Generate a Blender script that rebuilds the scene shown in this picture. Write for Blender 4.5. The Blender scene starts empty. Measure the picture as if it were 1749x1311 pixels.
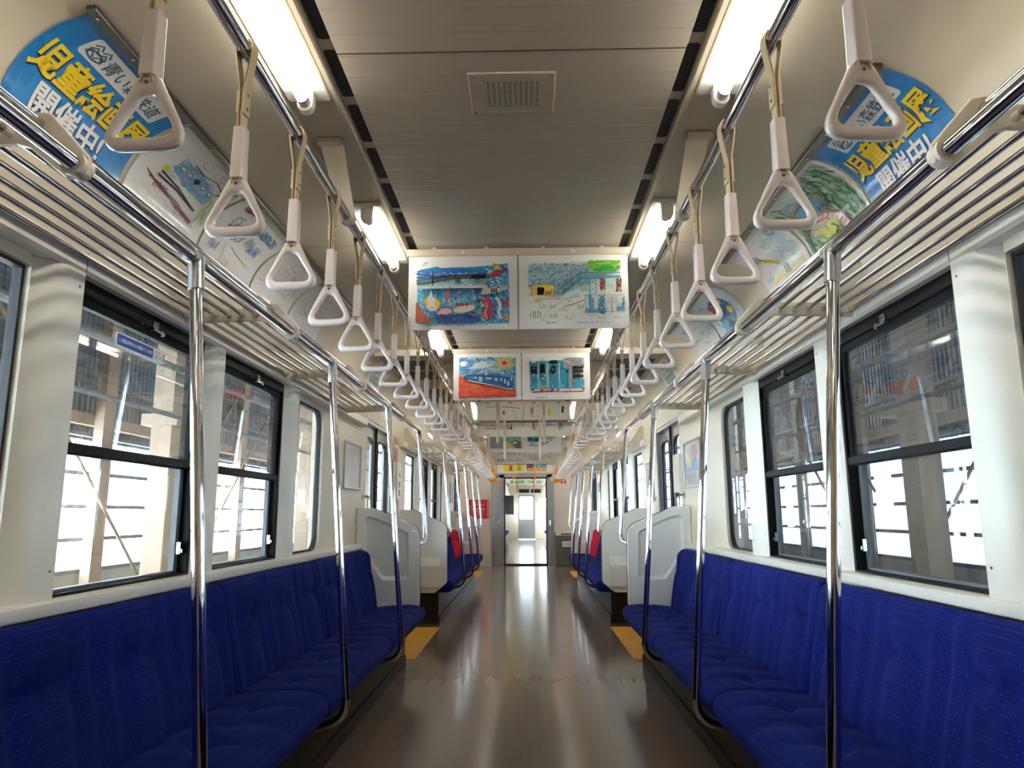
import bpy, bmesh, math, random
from mathutils import Vector, Matrix
C = bpy.context.scene.collection
sc = bpy.context.scene
PI = math.pi

# ------------------------------------------------------------------ camera, sky, sun, exposure
cam_d = bpy.data.cameras.new('camera'); cam = bpy.data.objects.new('camera', cam_d); C.objects.link(cam)
cam_d.sensor_fit = 'HORIZONTAL'; cam_d.sensor_width = 36.0
cam_d.lens = 36.0 * 1230.0 / 1749.0
cam_d.clip_start = 0.02; cam_d.clip_end = 300
cam.location = (0.0346, 0.0, 1.06)
_p, _y, _r = 0.17878, 0.0201, -0.0054
_f = Vector((-math.sin(_y)*math.cos(_p), math.cos(_y)*math.cos(_p), math.sin(_p)))
_rt = Vector((math.cos(_y), math.sin(_y), 0)); _up = _rt.cross(_f)
_rt2 = _rt*math.cos(_r) + _up*math.sin(_r); _up2 = -_rt*math.sin(_r) + _up*math.cos(_r)
cam.rotation_euler = Matrix(((_rt2.x, _up2.x, -_f.x), (_rt2.y, _up2.y, -_f.y), (_rt2.z, _up2.z, -_f.z))).to_euler()
sc.camera = cam

w = bpy.data.worlds.new('sky'); sc.world = w; w.use_nodes = True
_bg = w.node_tree.nodes['Background']
_bg.inputs[0].default_value = (0.66, 0.82, 1.0, 1); _bg.inputs[1].default_value = 5.0
sun_d = bpy.data.lights.new('sun', 'SUN'); sun_d.energy = 62.0; sun_d.angle = 0.02; sun_d.color = (0.80, 0.91, 1.0)
sun = bpy.data.objects.new('sun', sun_d); C.objects.link(sun)
sun.rotation_euler = Vector((0.80, 0.12, -0.58)).to_track_quat('-Z', 'Y').to_euler()

sc.view_settings.view_transform = 'Standard'; sc.view_settings.look = 'None'
sc.view_settings.exposure = 1.6; sc.view_settings.gamma = 1.0; sc.view_settings.use_curve_mapping = False
sc.cycles.max_bounces = 9; sc.cycles.diffuse_bounces = 5; sc.cycles.glossy_bounces = 5
sc.cycles.transparent_max_bounces = 16; sc.cycles.transmission_bounces = 6
sc.cycles.sample_clamp_indirect = 6.0; sc.cycles.caustics_reflective = False; sc.cycles.caustics_refractive = False
TUBE_POWER = 8.0

# ------------------------------------------------------------------ helpers
def srgb(r, g, b):
    f = lambda c: ((c/255+0.055)/1.055)**2.4 if c > 10 else c/255/12.92
    return (f(r), f(g), f(b), 1)

MATS = {}
def mat(name, col, rough=0.5, metal=0.0, spec=0.5, noise=0.0, nscale=(8, 8, 8), bump=0.0, coat=0.0, sheen=0.0, rvar=0.0):
    m = bpy.data.materials.new(name); m.use_nodes = True; nt = m.node_tree; b = nt.nodes['Principled BSDF']
    b.inputs['Base Color'].default_value = col; b.inputs['Roughness'].default_value = rough
    b.inputs['Metallic'].default_value = metal; b.inputs['Specular IOR Level'].default_value = spec
    b.inputs['Coat Weight'].default_value = coat; b.inputs['Sheen Weight'].default_value = sheen
    if noise or bump or rvar:
        tc = nt.nodes.new('ShaderNodeTexCoord'); mp = nt.nodes.new('ShaderNodeMapping')
        mp.inputs['Scale'].default_value = nscale
        nz = nt.nodes.new('ShaderNodeTexNoise'); nz.inputs['Scale'].default_value = 1.0; nz.inputs['Detail'].default_value = 5
        nt.links.new(tc.outputs['Object'], mp.inputs[0]); nt.links.new(mp.outputs[0], nz.inputs[0])
        if noise:
            mx = nt.nodes.new('ShaderNodeMix'); mx.data_type = 'RGBA'
            mx.inputs[6].default_value = tuple(c*(1-noise) for c in col[:3])+(1,)
            mx.inputs[7].default_value = tuple(min(1, c*(1+noise)) for c in col[:3])+(1,)
            nt.links.new(nz.outputs[0], mx.inputs[0]); nt.links.new(mx.outputs[2], b.inputs['Base Color'])
        if bump:
            bp = nt.nodes.new('ShaderNodeBump'); bp.inputs['Strength'].default_value = bump; bp.inputs['Distance'].default_value = 0.004
            nt.links.new(nz.outputs[0], bp.inputs['Height']); nt.links.new(bp.outputs[0], b.inputs['Normal'])
        if rvar:
            mr = nt.nodes.new('ShaderNodeMapRange'); mr.inputs[1].default_value = 0.3; mr.inputs[2].default_value = 0.7
            mr.inputs[3].default_value = max(0.02, rough-rvar); mr.inputs[4].default_value = rough+rvar
            nt.links.new(nz.outputs[0], mr.inputs[0]); nt.links.new(mr.outputs[0], b.inputs['Roughness'])
    MATS[name] = m
    return m

WALL = mat('cream_panel', srgb(222, 212, 192), 0.45, noise=0.03)
CEIL = mat('ceiling_cream', srgb(206, 195, 174), 0.5, noise=0.04, nscale=(3, 3, 3))
CEILG = mat('ceiling_grille', srgb(160, 153, 140), 0.5)
TRIM = mat('white_trim', srgb(234, 230, 218), 0.35, noise=0.02)
JOINT = mat('joint_dark', srgb(95, 84, 70), 0.7)  # dark brown for panel joints and the small pillar screws
BRKT = mat('cream_bracket', srgb(214, 205, 188), 0.35)
CHROME = mat('chrome', (0.62, 0.62, 0.63, 1), 0.05, 1.0)
STEEL = mat('brushed_steel', srgb(176, 178, 180), 0.28, 1.0, noise=0.08, nscale=(3, 3, 60))
DKSTEEL = mat('dull_steel', srgb(120, 120, 118), 0.35, 1.0)
BLACK = mat('black_frame', srgb(16, 16, 17), 0.5, spec=0.12)
SASHG = mat('dark_grey_sash', srgb(96, 102, 108), 0.4)
DARK = mat('dark_slot', srgb(22, 23, 26), 0.6)
RUBBER = mat('rubber', srgb(24, 24, 26), 0.6)
RING = mat('ivory_plastic', srgb(226, 214, 207), 0.22, coat=0.3)
ORANGE = mat('orange_plastic', srgb(240, 150, 20), 0.3)
BELT = mat('tan_belt', srgb(205, 186, 150), 0.5)
PART = mat('partition_plastic', srgb(226, 227, 223), 0.4, noise=0.02)
WHITEP = mat('lamp_white', srgb(236, 234, 228), 0.35)
KICK = mat('under_seat_brown', srgb(56, 46, 36), 0.4, noise=0.25, nscale=(4, 1.5, 12), spec=0.02)
YELLOW = mat('yellow_floor_plate', srgb(212, 152, 34), 0.55, noise=0.08, nscale=(60, 60, 60))
REDSIGN = mat('red_sign', srgb(200, 30, 45), 0.4)
GREYP = mat('grey_lilac_panel', srgb(222, 214, 214), 0.4, noise=0.02)
PAPER = mat('paper_plain', srgb(232, 232, 230), 0.35)

def floor_mat():
    m = mat('vinyl_floor', srgb(122, 108, 98), 0.14, noise=0.12, nscale=(30, 0.8, 1), spec=0.5)
    return m
FLOOR = floor_mat()

def ribbed_mat():
    m = mat('ribbed_ceiling', srgb(205, 194, 176), 0.5, noise=0.05, nscale=(2, 2, 2))
    nt = m.node_tree; b = nt.nodes['Principled BSDF']
    tc = nt.nodes.new('ShaderNodeTexCoord'); sp = nt.nodes.new('ShaderNodeSeparateXYZ')
    md = nt.nodes.new('ShaderNodeMath'); md.operation = 'PINGPONG'; md.inputs[1].default_value = 0.0475
    mr = nt.nodes.new('ShaderNodeMapRange'); mr.inputs[1].default_value = 0.0; mr.inputs[2].default_value = 0.004
    bp = nt.nodes.new('ShaderNodeBump'); bp.inputs['Strength'].default_value = 0.7; bp.inputs['Distance'].default_value = 0.003; bp.invert = True
    nt.links.new(tc.outputs['Object'], sp.inputs[0]); nt.links.new(sp.outputs[1], md.inputs[0])
    nt.links.new(md.outputs[0], mr.inputs[0]); nt.links.new(mr.outputs[0], bp.inputs['Height']); nt.links.new(bp.outputs[0], b.inputs['Normal'])
    return m
RIB = ribbed_mat()

def fabric_mat(name, base, dot, dots=True):
    m = mat(name, base, 0.9, sheen=0.15, spec=0.1)
    nt = m.node_tree; b = nt.nodes['Principled BSDF']
    b.inputs['Sheen Roughness'].default_value = 0.5
    b.inputs['Sheen Tint'].default_value = tuple(min(1, 0.05+c*2.5) for c in base[:3])+(1,)
    tc = nt.nodes.new('ShaderNodeTexCoord')
    nz = nt.nodes.new('ShaderNodeTexNoise'); nz.inputs['Scale'].default_value = 9; nz.inputs['Detail'].default_value = 2
    nt.links.new(tc.outputs['Object'], nz.inputs[0])
    mx0 = nt.nodes.new('ShaderNodeMix'); mx0.data_type = 'RGBA'
    mx0.inputs[6].default_value = tuple(c*0.8 for c in base[:3])+(1,); mx0.inputs[7].default_value = tuple(c*1.2 for c in base[:3])+(1,)
    nt.links.new(nz.outputs[0], mx0.inputs[0])
    out = mx0.outputs[2]
    if dots:
        vo = nt.nodes.new('ShaderNodeTexVoronoi'); vo.inputs['Scale'].default_value = 105; vo.inputs['Randomness'].default_value = 0.0
        mp = nt.nodes.new('ShaderNodeMapping'); mp.inputs['Scale'].default_value = (1.0, 1.0, 1.0)
        nt.links.new(tc.outputs['Object'], mp.inputs[0]); nt.links.new(mp.outputs[0], vo.inputs[0])
        lt = nt.nodes.new('ShaderNodeMath'); lt.operation = 'LESS_THAN'; lt.inputs[1].default_value = 0.2
        nt.links.new(vo.outputs['Distance'], lt.inputs[0])
        mx = nt.nodes.new('ShaderNodeMix'); mx.data_type = 'RGBA'; mx.inputs[7].default_value = dot
        nt.links.new(lt.outputs[0], mx.inputs[0]); nt.links.new(out, mx.inputs[6]); out = mx.outputs[2]
    nt.links.new(out, b.inputs['Base Color'])
    return m
BLUE = fabric_mat('blue_moquette', srgb(17, 30, 102), srgb(58, 60, 140))
RED = fabric_mat('red_moquette', srgb(200, 30, 62), srgb(200, 30, 62), False)

def glass_mat(name, tint=(1, 1, 1, 1), gloss=1.0, haze=0.0):
    m = bpy.data.materials.new(name); m.use_nodes = True; nt = m.node_tree; nt.nodes.remove(nt.nodes['Principled BSDF'])
    out = nt.nodes['Material Output']
    tr = nt.nodes.new('ShaderNodeBsdfTransparent'); tr.inputs[0].default_value = tint
    gl = nt.nodes.new('ShaderNodeBsdfGlossy'); gl.inputs['Roughness'].default_value = 0.01
    fr = nt.nodes.new('ShaderNodeFresnel'); geo = nt.nodes.new('ShaderNodeNewGeometry')
    ri = nt.nodes.new('ShaderNodeMapRange'); ri.inputs[3].default_value = 1.5; ri.inputs[4].default_value = 1/1.5   # same reflection from both faces of the pane
    nt.links.new(geo.outputs['Backfacing'], ri.inputs[0]); nt.links.new(ri.outputs[0], fr.inputs[0])
    mu = nt.nodes.new('ShaderNodeMath'); mu.operation = 'MULTIPLY'; mu.inputs[1].default_value = gloss
    mx = nt.nodes.new('ShaderNodeMixShader')
    nt.links.new(fr.outputs[0], mu.inputs[0]); nt.links.new(mu.outputs[0], mx.inputs[0])
    nt.links.new(tr.outputs[0], mx.inputs[1]); nt.links.new(gl.outputs[0], mx.inputs[2])
    last = mx.outputs[0]
    if haze:                     # dust and water marks on old panes
        df = nt.nodes.new('ShaderNodeBsdfDiffuse'); df.inputs[0].default_value = (0.8, 0.78, 0.74, 1)
        tc = nt.nodes.new('ShaderNodeTexCoord'); mp = nt.nodes.new('ShaderNodeMapping'); mp.inputs['Scale'].default_value = (3, 3, 1.2)
        nz = nt.nodes.new('ShaderNodeTexNoise'); nz.inputs['Scale'].default_value = 3; nz.inputs['Detail'].default_value = 8
        mr = nt.nodes.new('ShaderNodeMapRange'); mr.inputs[1].default_value = 0.35; mr.inputs[2].default_value = 0.75
        mr.inputs[3].default_value = haze*0.5; mr.inputs[4].default_value = haze*1.6
        m2 = nt.nodes.new('ShaderNodeMixShader')
        nt.links.new(tc.outputs['Object'], mp.inputs[0]); nt.links.new(mp.outputs[0], nz.inputs[0]); nt.links.new(nz.outputs[0], mr.inputs[0])
        nt.links.new(mr.outputs[0], m2.inputs[0]); nt.links.new(last, m2.inputs[1]); nt.links.new(df.outputs[0], m2.inputs[2]); last = m2.outputs[0]
    nt.links.new(last, out.inputs[0])
    return m
GLASS = glass_mat('window_glass', (0.93, 0.96, 0.97, 1), 1.0, 0.012)
DUSTY = glass_mat('window_glass_dusty', (0.86, 0.89, 0.91, 1), 1.2, 0.03)

def emit_mat(name, col, strength):
    m = bpy.data.materials.new(name); m.use_nodes = True; b = m.node_tree.nodes['Principled BSDF']
    b.inputs['Base Color'].default_value = (0.9, 0.9, 0.9, 1)
    b.inputs['Emission Color'].default_value = col; b.inputs['Emission Strength'].default_value = strength
    return m
TUBE = emit_mat('fluorescent_tube', (1.0, 0.94, 0.82, 1), TUBE_POWER)

def ink_mat(name, rough=0.35, coat=0.0):
    m = bpy.data.materials.new(name); m.use_nodes = True; nt = m.node_tree; b = nt.nodes['Principled BSDF']
    a = nt.nodes.new('ShaderNodeVertexColor'); a.layer_name = 'Col'
    nt.links.new(a.outputs[0], b.inputs['Base Color']); b.inputs['Roughness'].default_value = rough; b.inputs['Coat Weight'].default_value = coat
    b.inputs['Coat Roughness'].default_value = 0.12
    return m
INK = ink_mat('printed_paper', 0.45); INKG = ink_mat('printed_paper_in_clear_sleeve', 0.4, 0.7)

class MB:
    """collects geometry for ONE mesh object"""
    def __init__(s): s.bm = bmesh.new(); s.mi = 0
    def face(s, vs):
        try:
            f = s.bm.faces.new(vs); f.material_index = s.mi; return f
        except ValueError: return None
    def V(s, p): return s.bm.verts.new(p)
    def quad(s, a, b, c, d): s.face([s.V(a), s.V(b), s.V(c), s.V(d)])
    def box(s, x0, x1, y0, y1, z0, z1):
        v = [s.V((x, y, z)) for x in (x0, x1) for y in (y0, y1) for z in (z0, z1)]
        for q in ((0, 1, 3, 2), (4, 6, 7, 5), (0, 4, 5, 1), (2, 3, 7, 6), (0, 2, 6, 4), (1, 5, 7, 3)): s.face([v[i] for i in q])
    def prism(s, poly, axis, a, b):
        """poly of 2D points extruded along axis; axis 'y': (x,z), 'x': (y,z), 'z': (x,y)"""
        f = {'y': lambda p, t: (p[0], t, p[1]), 'x': lambda p, t: (t, p[0], p[1]), 'z': lambda p, t: (p[0], p[1], t)}[axis]
        A = [s.V(f(p, a)) for p in poly]; B = [s.V(f(p, b)) for p in poly]
        s.face(A); s.face(B[::-1]); n = len(poly)
        for i in range(n): s.face([A[i], B[i], B[(i+1) % n], A[(i+1) % n]])
    def ring(s, outer, inner, axis, a, b):
        """frame: outer and inner loops of the same length, extruded"""
        f = {'y': lambda p, t: (p[0], t, p[1]), 'x': lambda p, t: (t, p[0], p[1]), 'z': lambda p, t: (p[0], p[1], t)}[axis]
        L = [[s.V(f(p, t)) for p in q] for q in (outer, inner) for t in (a, b)]
        n = len(outer)
        for i in range(n):
            j = (i+1) % n
            s.face([L[0][i], L[0][j], L[2][j], L[2][i]]); s.face([L[1][i], L[3][i], L[3][j], L[1][j]])
            s.face([L[0][i], L[1][i], L[1][j], L[0][j]]); s.face([L[2][i], L[2][j], L[3][j], L[3][i]])
    def tube(s, pts, r, n=12, caps=True, rr=None):
        pts = [Vector(p) for p in pts]; up = None; rings = []
        for i, p in enumerate(pts):
            d = ((pts[min(i+1, len(pts)-1)]-p).normalized() + (p-pts[max(i-1, 0)]).normalized()).normalized()
            if up is None: up = d.orthogonal().normalized()
            up = (up - d*up.dot(d)).normalized(); sd = d.cross(up)
            q = rr[i] if rr else r
            rings.append([s.V(p + up*q*math.cos(2*PI*k/n) + sd*q*math.sin(2*PI*k/n)) for k in range(n)])
        for A, B in zip(rings, rings[1:]):
            for k in range(n): s.face([A[k], A[(k+1) % n], B[(k+1) % n], B[k]])
        if caps: s.face(rings[0][::-1]); s.face(rings[-1])
    def cyl(s, a, b, r, n=16): s.tube([a, b], r, n)
    def grid(s, P):
        """P[i][j] points -> shared-vertex grid"""
        G = [[s.V(p) for p in row] for row in P]
        for a, b in zip(G, G[1:]):
            for j in range(len(a)-1): s.face([a[j], a[j+1], b[j+1], b[j]])
        return G
    def build(s, name, mats, parent=None, smooth=True, bevel=0.0, recalc=True, loc=None, angle=35):
        if recalc: bmesh.ops.recalc_face_normals(s.bm, faces=s.bm.faces)
        me = bpy.data.meshes.new(name); s.bm.to_mesh(me); s.bm.free()
        for m in (mats if isinstance(mats, (list, tuple)) else [mats]): me.materials.append(m)
        o = bpy.data.objects.new(name, me); C.objects.link(o)
        if smooth: me.shade_smooth(); me.set_sharp_from_angle(angle=math.radians(angle))
        if bevel:
            b = o.modifiers.new('bevel', 'BEVEL'); b.width = bevel; b.segments = 2; b.limit_method = 'ANGLE'; b.angle_limit = math.radians(50)
        if parent: o.parent = parent
        if loc: o.location = loc
        return o

def tag(o, label, cat=None, group=None, kind=None):
    if label: o['label'] = label
    if cat: o['category'] = cat
    if group: o['group'] = group
    if kind: o['kind'] = kind
    return o
def thing(name, label, cat, loc=(0, 0, 0), group=None, kind=None):
    o = bpy.data.objects.new(name, None); C.objects.link(o); o.location = loc; o.empty_display_size = 0.05
    return tag(o, label, cat, group, kind)
def struct(o, label=None): return tag(o, label, None, None, 'structure')
def dup(src, loc, label=None, group=None, cat=None):
    r = src.copy(); C.objects.link(r); r.location = loc
    if label: r['label'] = label
    if group: r['group'] = group
    for ch in list(src.children):
        c = ch.copy(); C.objects.link(c); c.parent = r
        for g in list(ch.children):
            d = g.copy(); C.objects.link(d); d.parent = c
    return r
def fillet(pts, r, n=6):
    """round the inner corners of an open 3D polyline"""
    pts = [Vector(p) for p in pts]; out = [pts[0]]
    for a, p, b in zip(pts, pts[1:], pts[2:]):
        d1 = (a-p); d2 = (b-p); t = min(r, d1.length*0.49, d2.length*0.49)
        A = p + d1.normalized()*t; B = p + d2.normalized()*t
        for k in range(n+1):
            u = k/n; out.append(A*(1-u)**2 + p*2*u*(1-u) + B*u*u)
    out.append(pts[-1]); return out
def fillet2(poly, rs, n=5):
    """closed 2D polygon with rounded corners, equal sample count per corner"""
    out = []; N = len(poly)
    for i in range(N):
        a = Vector(poly[i-1]); p = Vector(poly[i]); b = Vector(poly[(i+1) % N]); r = rs[i] if isinstance(rs, (list, tuple)) else rs
        d1 = a-p; d2 = b-p; ang = d1.angle(d2); t = min(r/math.tan(ang/2), d1.length*0.49, d2.length*0.49)
        A = p+d1.normalized()*t; B = p+d2.normalized()*t
        for k in range(n+1):
            u = k/n; q = A*(1-u)**2 + p*2*u*(1-u) + B*u*u; out.append((q.x, q.y))
    return out
ORD = ['first', 'second', 'third', 'fourth', 'fifth', 'sixth', 'seventh', 'eighth', 'ninth', 'tenth', 'eleventh', 'twelfth', 'thirteenth', 'fourteenth', 'fifteenth', 'sixteenth', 'seventeenth', 'eighteenth', 'nineteenth', 'twentieth']
SIDE = {-1: 'left', 1: 'right'}

_glyphs = {}
def glyph_mesh(txt, bold):
    key = (txt, round(bold, 4))
    if key in _glyphs: return _glyphs[key]
    cu = bpy.data.curves.new('type', 'FONT'); cu.body = txt; cu.resolution_u = 2; cu.offset = bold
    o = bpy.data.objects.new('type', cu); C.objects.link(o); bpy.context.view_layer.update()
    me = bpy.data.meshes.new_from_object(o.evaluated_get(bpy.context.evaluated_depsgraph_get()))
    r = ([(v.co.x, v.co.y) for v in me.vertices], [list(p.vertices) for p in me.polygons])
    bpy.data.objects.remove(o); bpy.data.curves.remove(cu); bpy.data.meshes.remove(me)
    _glyphs[key] = r; return r

class Art:
    """flat picture in millimetres (x right, y up): every stroke is printed colour on one sheet mesh"""
    def __init__(s, W, H, base, seed=1):
        s.W, s.H = W, H; s.v = []; s.f = []; s.c = []; s.lay = 0; s.rnd = random.Random(seed)
        s.k = 1.0; s.ox = 0; s.oy = 0; s.cut = 25.0
        s.base = base; s.rect_mm(0, 0, W, H, base)
    def px(s, ox, oy, k): s.ox, s.oy, s.k = ox, oy, k      # picture units per millimetre, y down
    def m(s, p): return ((p[0]-s.ox)/s.k, (s.oy-p[1])/s.k)
    def _add(s, pts, faces, col):
        i = len(s.v); s.lay += 1
        s.v += [(x, y, s.lay) for x, y in pts]
        for f in faces: s.f.append([i+j for j in f]); s.c.append(col)
    def rect_mm(s, x0, y0, x1, y1, col):
        nx = max(1, int(abs(x1-x0)/s.cut)); ny = max(1, int(abs(y1-y0)/s.cut)); P = []; F = []
        for j in range(ny+1):
            for i in range(nx+1): P.append((x0+(x1-x0)*i/nx, y0+(y1-y0)*j/ny))
        for j in range(ny):
            for i in range(nx): a = j*(nx+1)+i; F.append([a, a+1, a+nx+2, a+nx+1])
        s._add(P, F, col)
    def rect(s, x0, y0, x1, y1, col): a = s.m((x0, y1)); b = s.m((x1, y0)); s.rect_mm(a[0], a[1], b[0], b[1], col)
    def poly(s, pts, col):
        P = [s.m(p) for p in pts]; s._add(P, [list(range(len(P)))], col)
    def ell(s, cx, cy, rx, ry, col, n=20, rot=0, wob=0.0):
        P = []
        for k in range(n):
            a = 2*PI*k/n; q = 1+s.rnd.uniform(-wob, wob); x = rx*q*math.cos(a); y = ry*q*math.sin(a)
            P.append((cx+x*math.cos(rot)-y*math.sin(rot), cy+x*math.sin(rot)+y*math.cos(rot)))
        s.poly(P, col)
    def line(s, pts, wd, col, wob=0.0, closed=False):
        """a brush stroke of width wd in picture units"""
        pts = [(p[0]+s.rnd.uniform(-wob, wob), p[1]+s.rnd.uniform(-wob, wob)) for p in pts]
        if closed: pts = pts+[pts[0]]
        P = []; F = []; q = [Vector(p) for p in pts]
        for i, p in enumerate(q):
            d = (q[min(i+1, len(q)-1)]-q[max(i-1, 0)])
            if d.length < 1e-6: d = Vector((1, 0))
            d.normalize(); n = Vector((-d.y, d.x))*wd/2
            P += [s.m(p+n), s.m(p-n)]
            if i: F.append([2*i-2, 2*i-1, 2*i+1, 2*i])
        s._add(P, F, col)
    def oval(s, cx, cy, rx, ry, wd, col, n=16, rot=0):
        s.line([(cx+rx*math.cos(2*PI*k/n)*math.cos(rot)-ry*math.sin(2*PI*k/n)*math.sin(rot), cy+rx*math.cos(2*PI*k/n)*math.sin(rot)+ry*math.sin(2*PI*k/n)*math.cos(rot)) for k in range(n+1)], wd, col)
    def strokes(s, x0, y0, x1, y1, n, ln, wd, cols, ang=0.0, jit=0.5, curve=0.2, test=None):
        """n crayon strokes scattered in a box, kept inside it"""
        R = s.rnd
        for _ in range(n):
            x = R.uniform(x0, x1); y = R.uniform(y0, y1)
            if test and not test(x, y): continue
            a = ang+R.uniform(-jit, jit); l = ln*R.uniform(0.5, 1.3); b = R.uniform(-curve, curve)*l
            pts = []
            for t in (-0.5, -0.17, 0.17, 0.5):
                xx = x+math.cos(a)*l*t - math.sin(a)*b*(0.25-t*t)*4; yy = y+math.sin(a)*l*t + math.cos(a)*b*(0.25-t*t)*4
                pts.append((min(max(xx, x0), x1), min(max(yy, y0), y1)))
            s.line(pts, wd*R.uniform(0.5, 1.4), cols[R.randrange(len(cols))])
    def scrib(s, x0, y0, x1, y1, n, wd, col):
        """a zig-zag filled patch"""
        pts = []
        for k in range(n):
            pts.append((x0+(x1-x0)*k/(n-1)+s.rnd.uniform(-1, 1)*(x1-x0)/n, (y0 if k % 2 else y1)+s.rnd.uniform(-0.12, 0.12)*(y1-y0)))
        s.line(pts, wd, col)
    def text(s, txt, x, y, h, col, bold=0.0, rot=0.0, shear=0.0, sx=1.0):
        """baseline start x,y, character height h in picture units"""
        s.lay += 5; P, F = glyph_mesh(txt, bold); ca, sa = math.cos(rot), math.sin(rot); Q = []
        for px, py in P:
            X = (px+shear*py)*h*sx; Y = py*h
            Q.append(s.m((x+X*ca+Y*sa, y+X*sa-Y*ca)))
        s._add(Q, F, col)
    def build(s, name, fn, matl, parent=None, back=0.0015, label=None, cat=None, group=None, tess=False, eps=0.00005, sheet=True):
        """fn(x_mm, y_mm, d) -> world point, d metres towards the viewer"""
        bm = bmesh.new(); vs = [bm.verts.new((x, y, l)) for x, y, l in s.v]
        cl = bm.loops.layers.float_color.new('Col')
        for f, c in zip(s.f, s.c):
            try: q = bm.faces.new([vs[i] for i in f])
            except ValueError: continue
            for lp in q.loops: lp[cl] = c
        if tess:
            bmesh.ops.triangulate(bm, faces=[f for f in bm.faces if len(f.verts) > 4])
            for k in range(1, int(s.H/8)+1):     # slice along the curve so the sheet bends smoothly
                bmesh.ops.bisect_plane(bm, geom=bm.verts[:]+bm.edges[:]+bm.faces[:], plane_co=(0, k*8.0, 0), plane_no=(0, 1, 0), dist=1e-5)
        for v in bm.verts: v.co = fn(v.co.x, v.co.y, back + v.co.z*eps)
        if sheet:
            nb = 30 if tess else 2
            G = [[bm.verts.new(fn(s.W*i/nb, s.H*j/nb, 0)) for i in range(nb+1)] for j in range(nb+1)]
            for r0, r1 in zip(G, G[1:]):
                for i in range(nb):
                    q = bm.faces.new([r0[i], r0[i+1], r1[i+1], r1[i]])
                    for lp in q.loops: lp[cl] = (0.8, 0.8, 0.8, 1)
        me = bpy.data.meshes.new(name); bm.to_mesh(me); bm.free(); me.materials.append(matl)
        o = bpy.data.objects.new(name, me); C.objects.link(o)
        if parent: o.parent = parent
        return tag(o, label, cat, group)
# ------------------------------------------------------------------ car shell
YA, YB = -4.0, 15.6                      # back wall, end wall
DOORS = [(5.74, 6.80), (12.75, 13.85)]
WIN = [1.10, 7.60]                        # starts of the window groups
WZ0, WZ1 = 0.845, 1.735
PIL = [(0.665, 0.83), (1.655, 1.795), (2.60, 2.78)]      # offsets inside a group
GL = 3.43                                 # group length
CUT = [(a, b) for a, b in DOORS]

m = MB(); m.box(-1.30, 1.30, YA, YB+0.1, -0.06, 0.0)
struct(m.build('floor', FLOOR, smooth=False))

def spans(skip, a, b):
    out = []; t = a
    for x0, x1 in sorted(skip):
        if x0 > t: out.append((t, x0))
        t = max(t, x1)
    if t < b: out.append((t, b))
    return out

def rrect(y0, y1, z0, z1, rs, n=6):
    return fillet2([(y0, z0), (y1, z0), (y1, z1), (y0, z1)], rs, n)

for s in (-1, 1):
    m = MB()
    g = [(y, y+GL) for y in WIN]
    for a, b in spans(CUT, YA, YB): m.box(s*1.25, s*1.33, a, b, 0, WZ0); m.mi = 1; m.box(s*1.25, s*1.33, a, b, WZ1, 2.06); m.mi = 0  # darker cream above the windows: dimmer light put into the colour
    for a, b in spans(CUT+g, YA, YB): m.box(s*1.25, s*1.33, a, b, WZ0, WZ1)
    for a, b in DOORS: m.box(s*1.25, s*1.33, a, b, 1.83, 2.06)
    m.box(s*1.33, s*1.37, YA, YB+0.1, 1.9, 2.46)
    # rounded outer corners of the two fixed lights of each window group
    for y in WIN:
        for (a, b, far) in ((y, y+PIL[0][0], False), (y+PIL[2][1], y+GL, True)):
            e = 0.03
            o = [(a, WZ0), (b, WZ0), (b, WZ1), (a, WZ1)]
            r = 0.10
            rs = [0.004, r, r, 0.004] if far else [r, 0.004, 0.004, r]
            inner = rrect(a+(0.002 if far else e), b-(e if far else 0.002), WZ0+0.004, WZ1-0.03, rs)
            outer = []
            for i, q in enumerate(inner): outer.append(o[i//7])
            m.ring(outer, inner, 'x', s*1.25, s*1.285)
    # fascia over the windows, ledge under them, pillars between them
    struct(m.build('wall_'+SIDE[s], [WALL, CEIL]))
    m = MB()
    for a, b in spans(CUT+[(5.56, 7.24), (12.5, 15.6)], YA, YB):
        m.prism([(s*1.252, 1.735), (s*1.214, 1.735), (s*1.205, 1.745), (s*1.205, 1.79), (s*1.22, 1.802), (s*1.252, 1.802)], 'y', a, b)
        m.prism([(s*1.252, 0.808), (s*1.20, 0.808), (s*1.196, 0.815), (s*1.198, 0.84), (s*1.205, 0.845), (s*1.252, 0.847)], 'y', a, b)
    for y in WIN:
        for a, b in PIL: m.prism([(s*1.285, y+a), (s*1.262, y+a+0.01), (s*1.222, y+a+0.05), (s*1.208, y+a+0.085), (s*1.207, y+b-0.008), (s*1.213, y+b), (s*1.285, y+b)], 'z', WZ0, WZ1)
    m.mi = 1
    for y in (1.92, 4.9, 7.5, 10.2): m.box(s*1.2045, s*1.2055, y, y+0.003, 1.74, 1.795)
    for y in WIN:
        for a, b in PIL:
            for z in (0.92, 1.69): m.cyl((s*1.2065, y+b-0.03, z), (s*1.2055, y+b-0.03, z), 0.0035, 8)
    struct(m.build('trim_1' if s < 0 else 'trim_2', [TRIM, JOINT], bevel=0.0))

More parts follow.
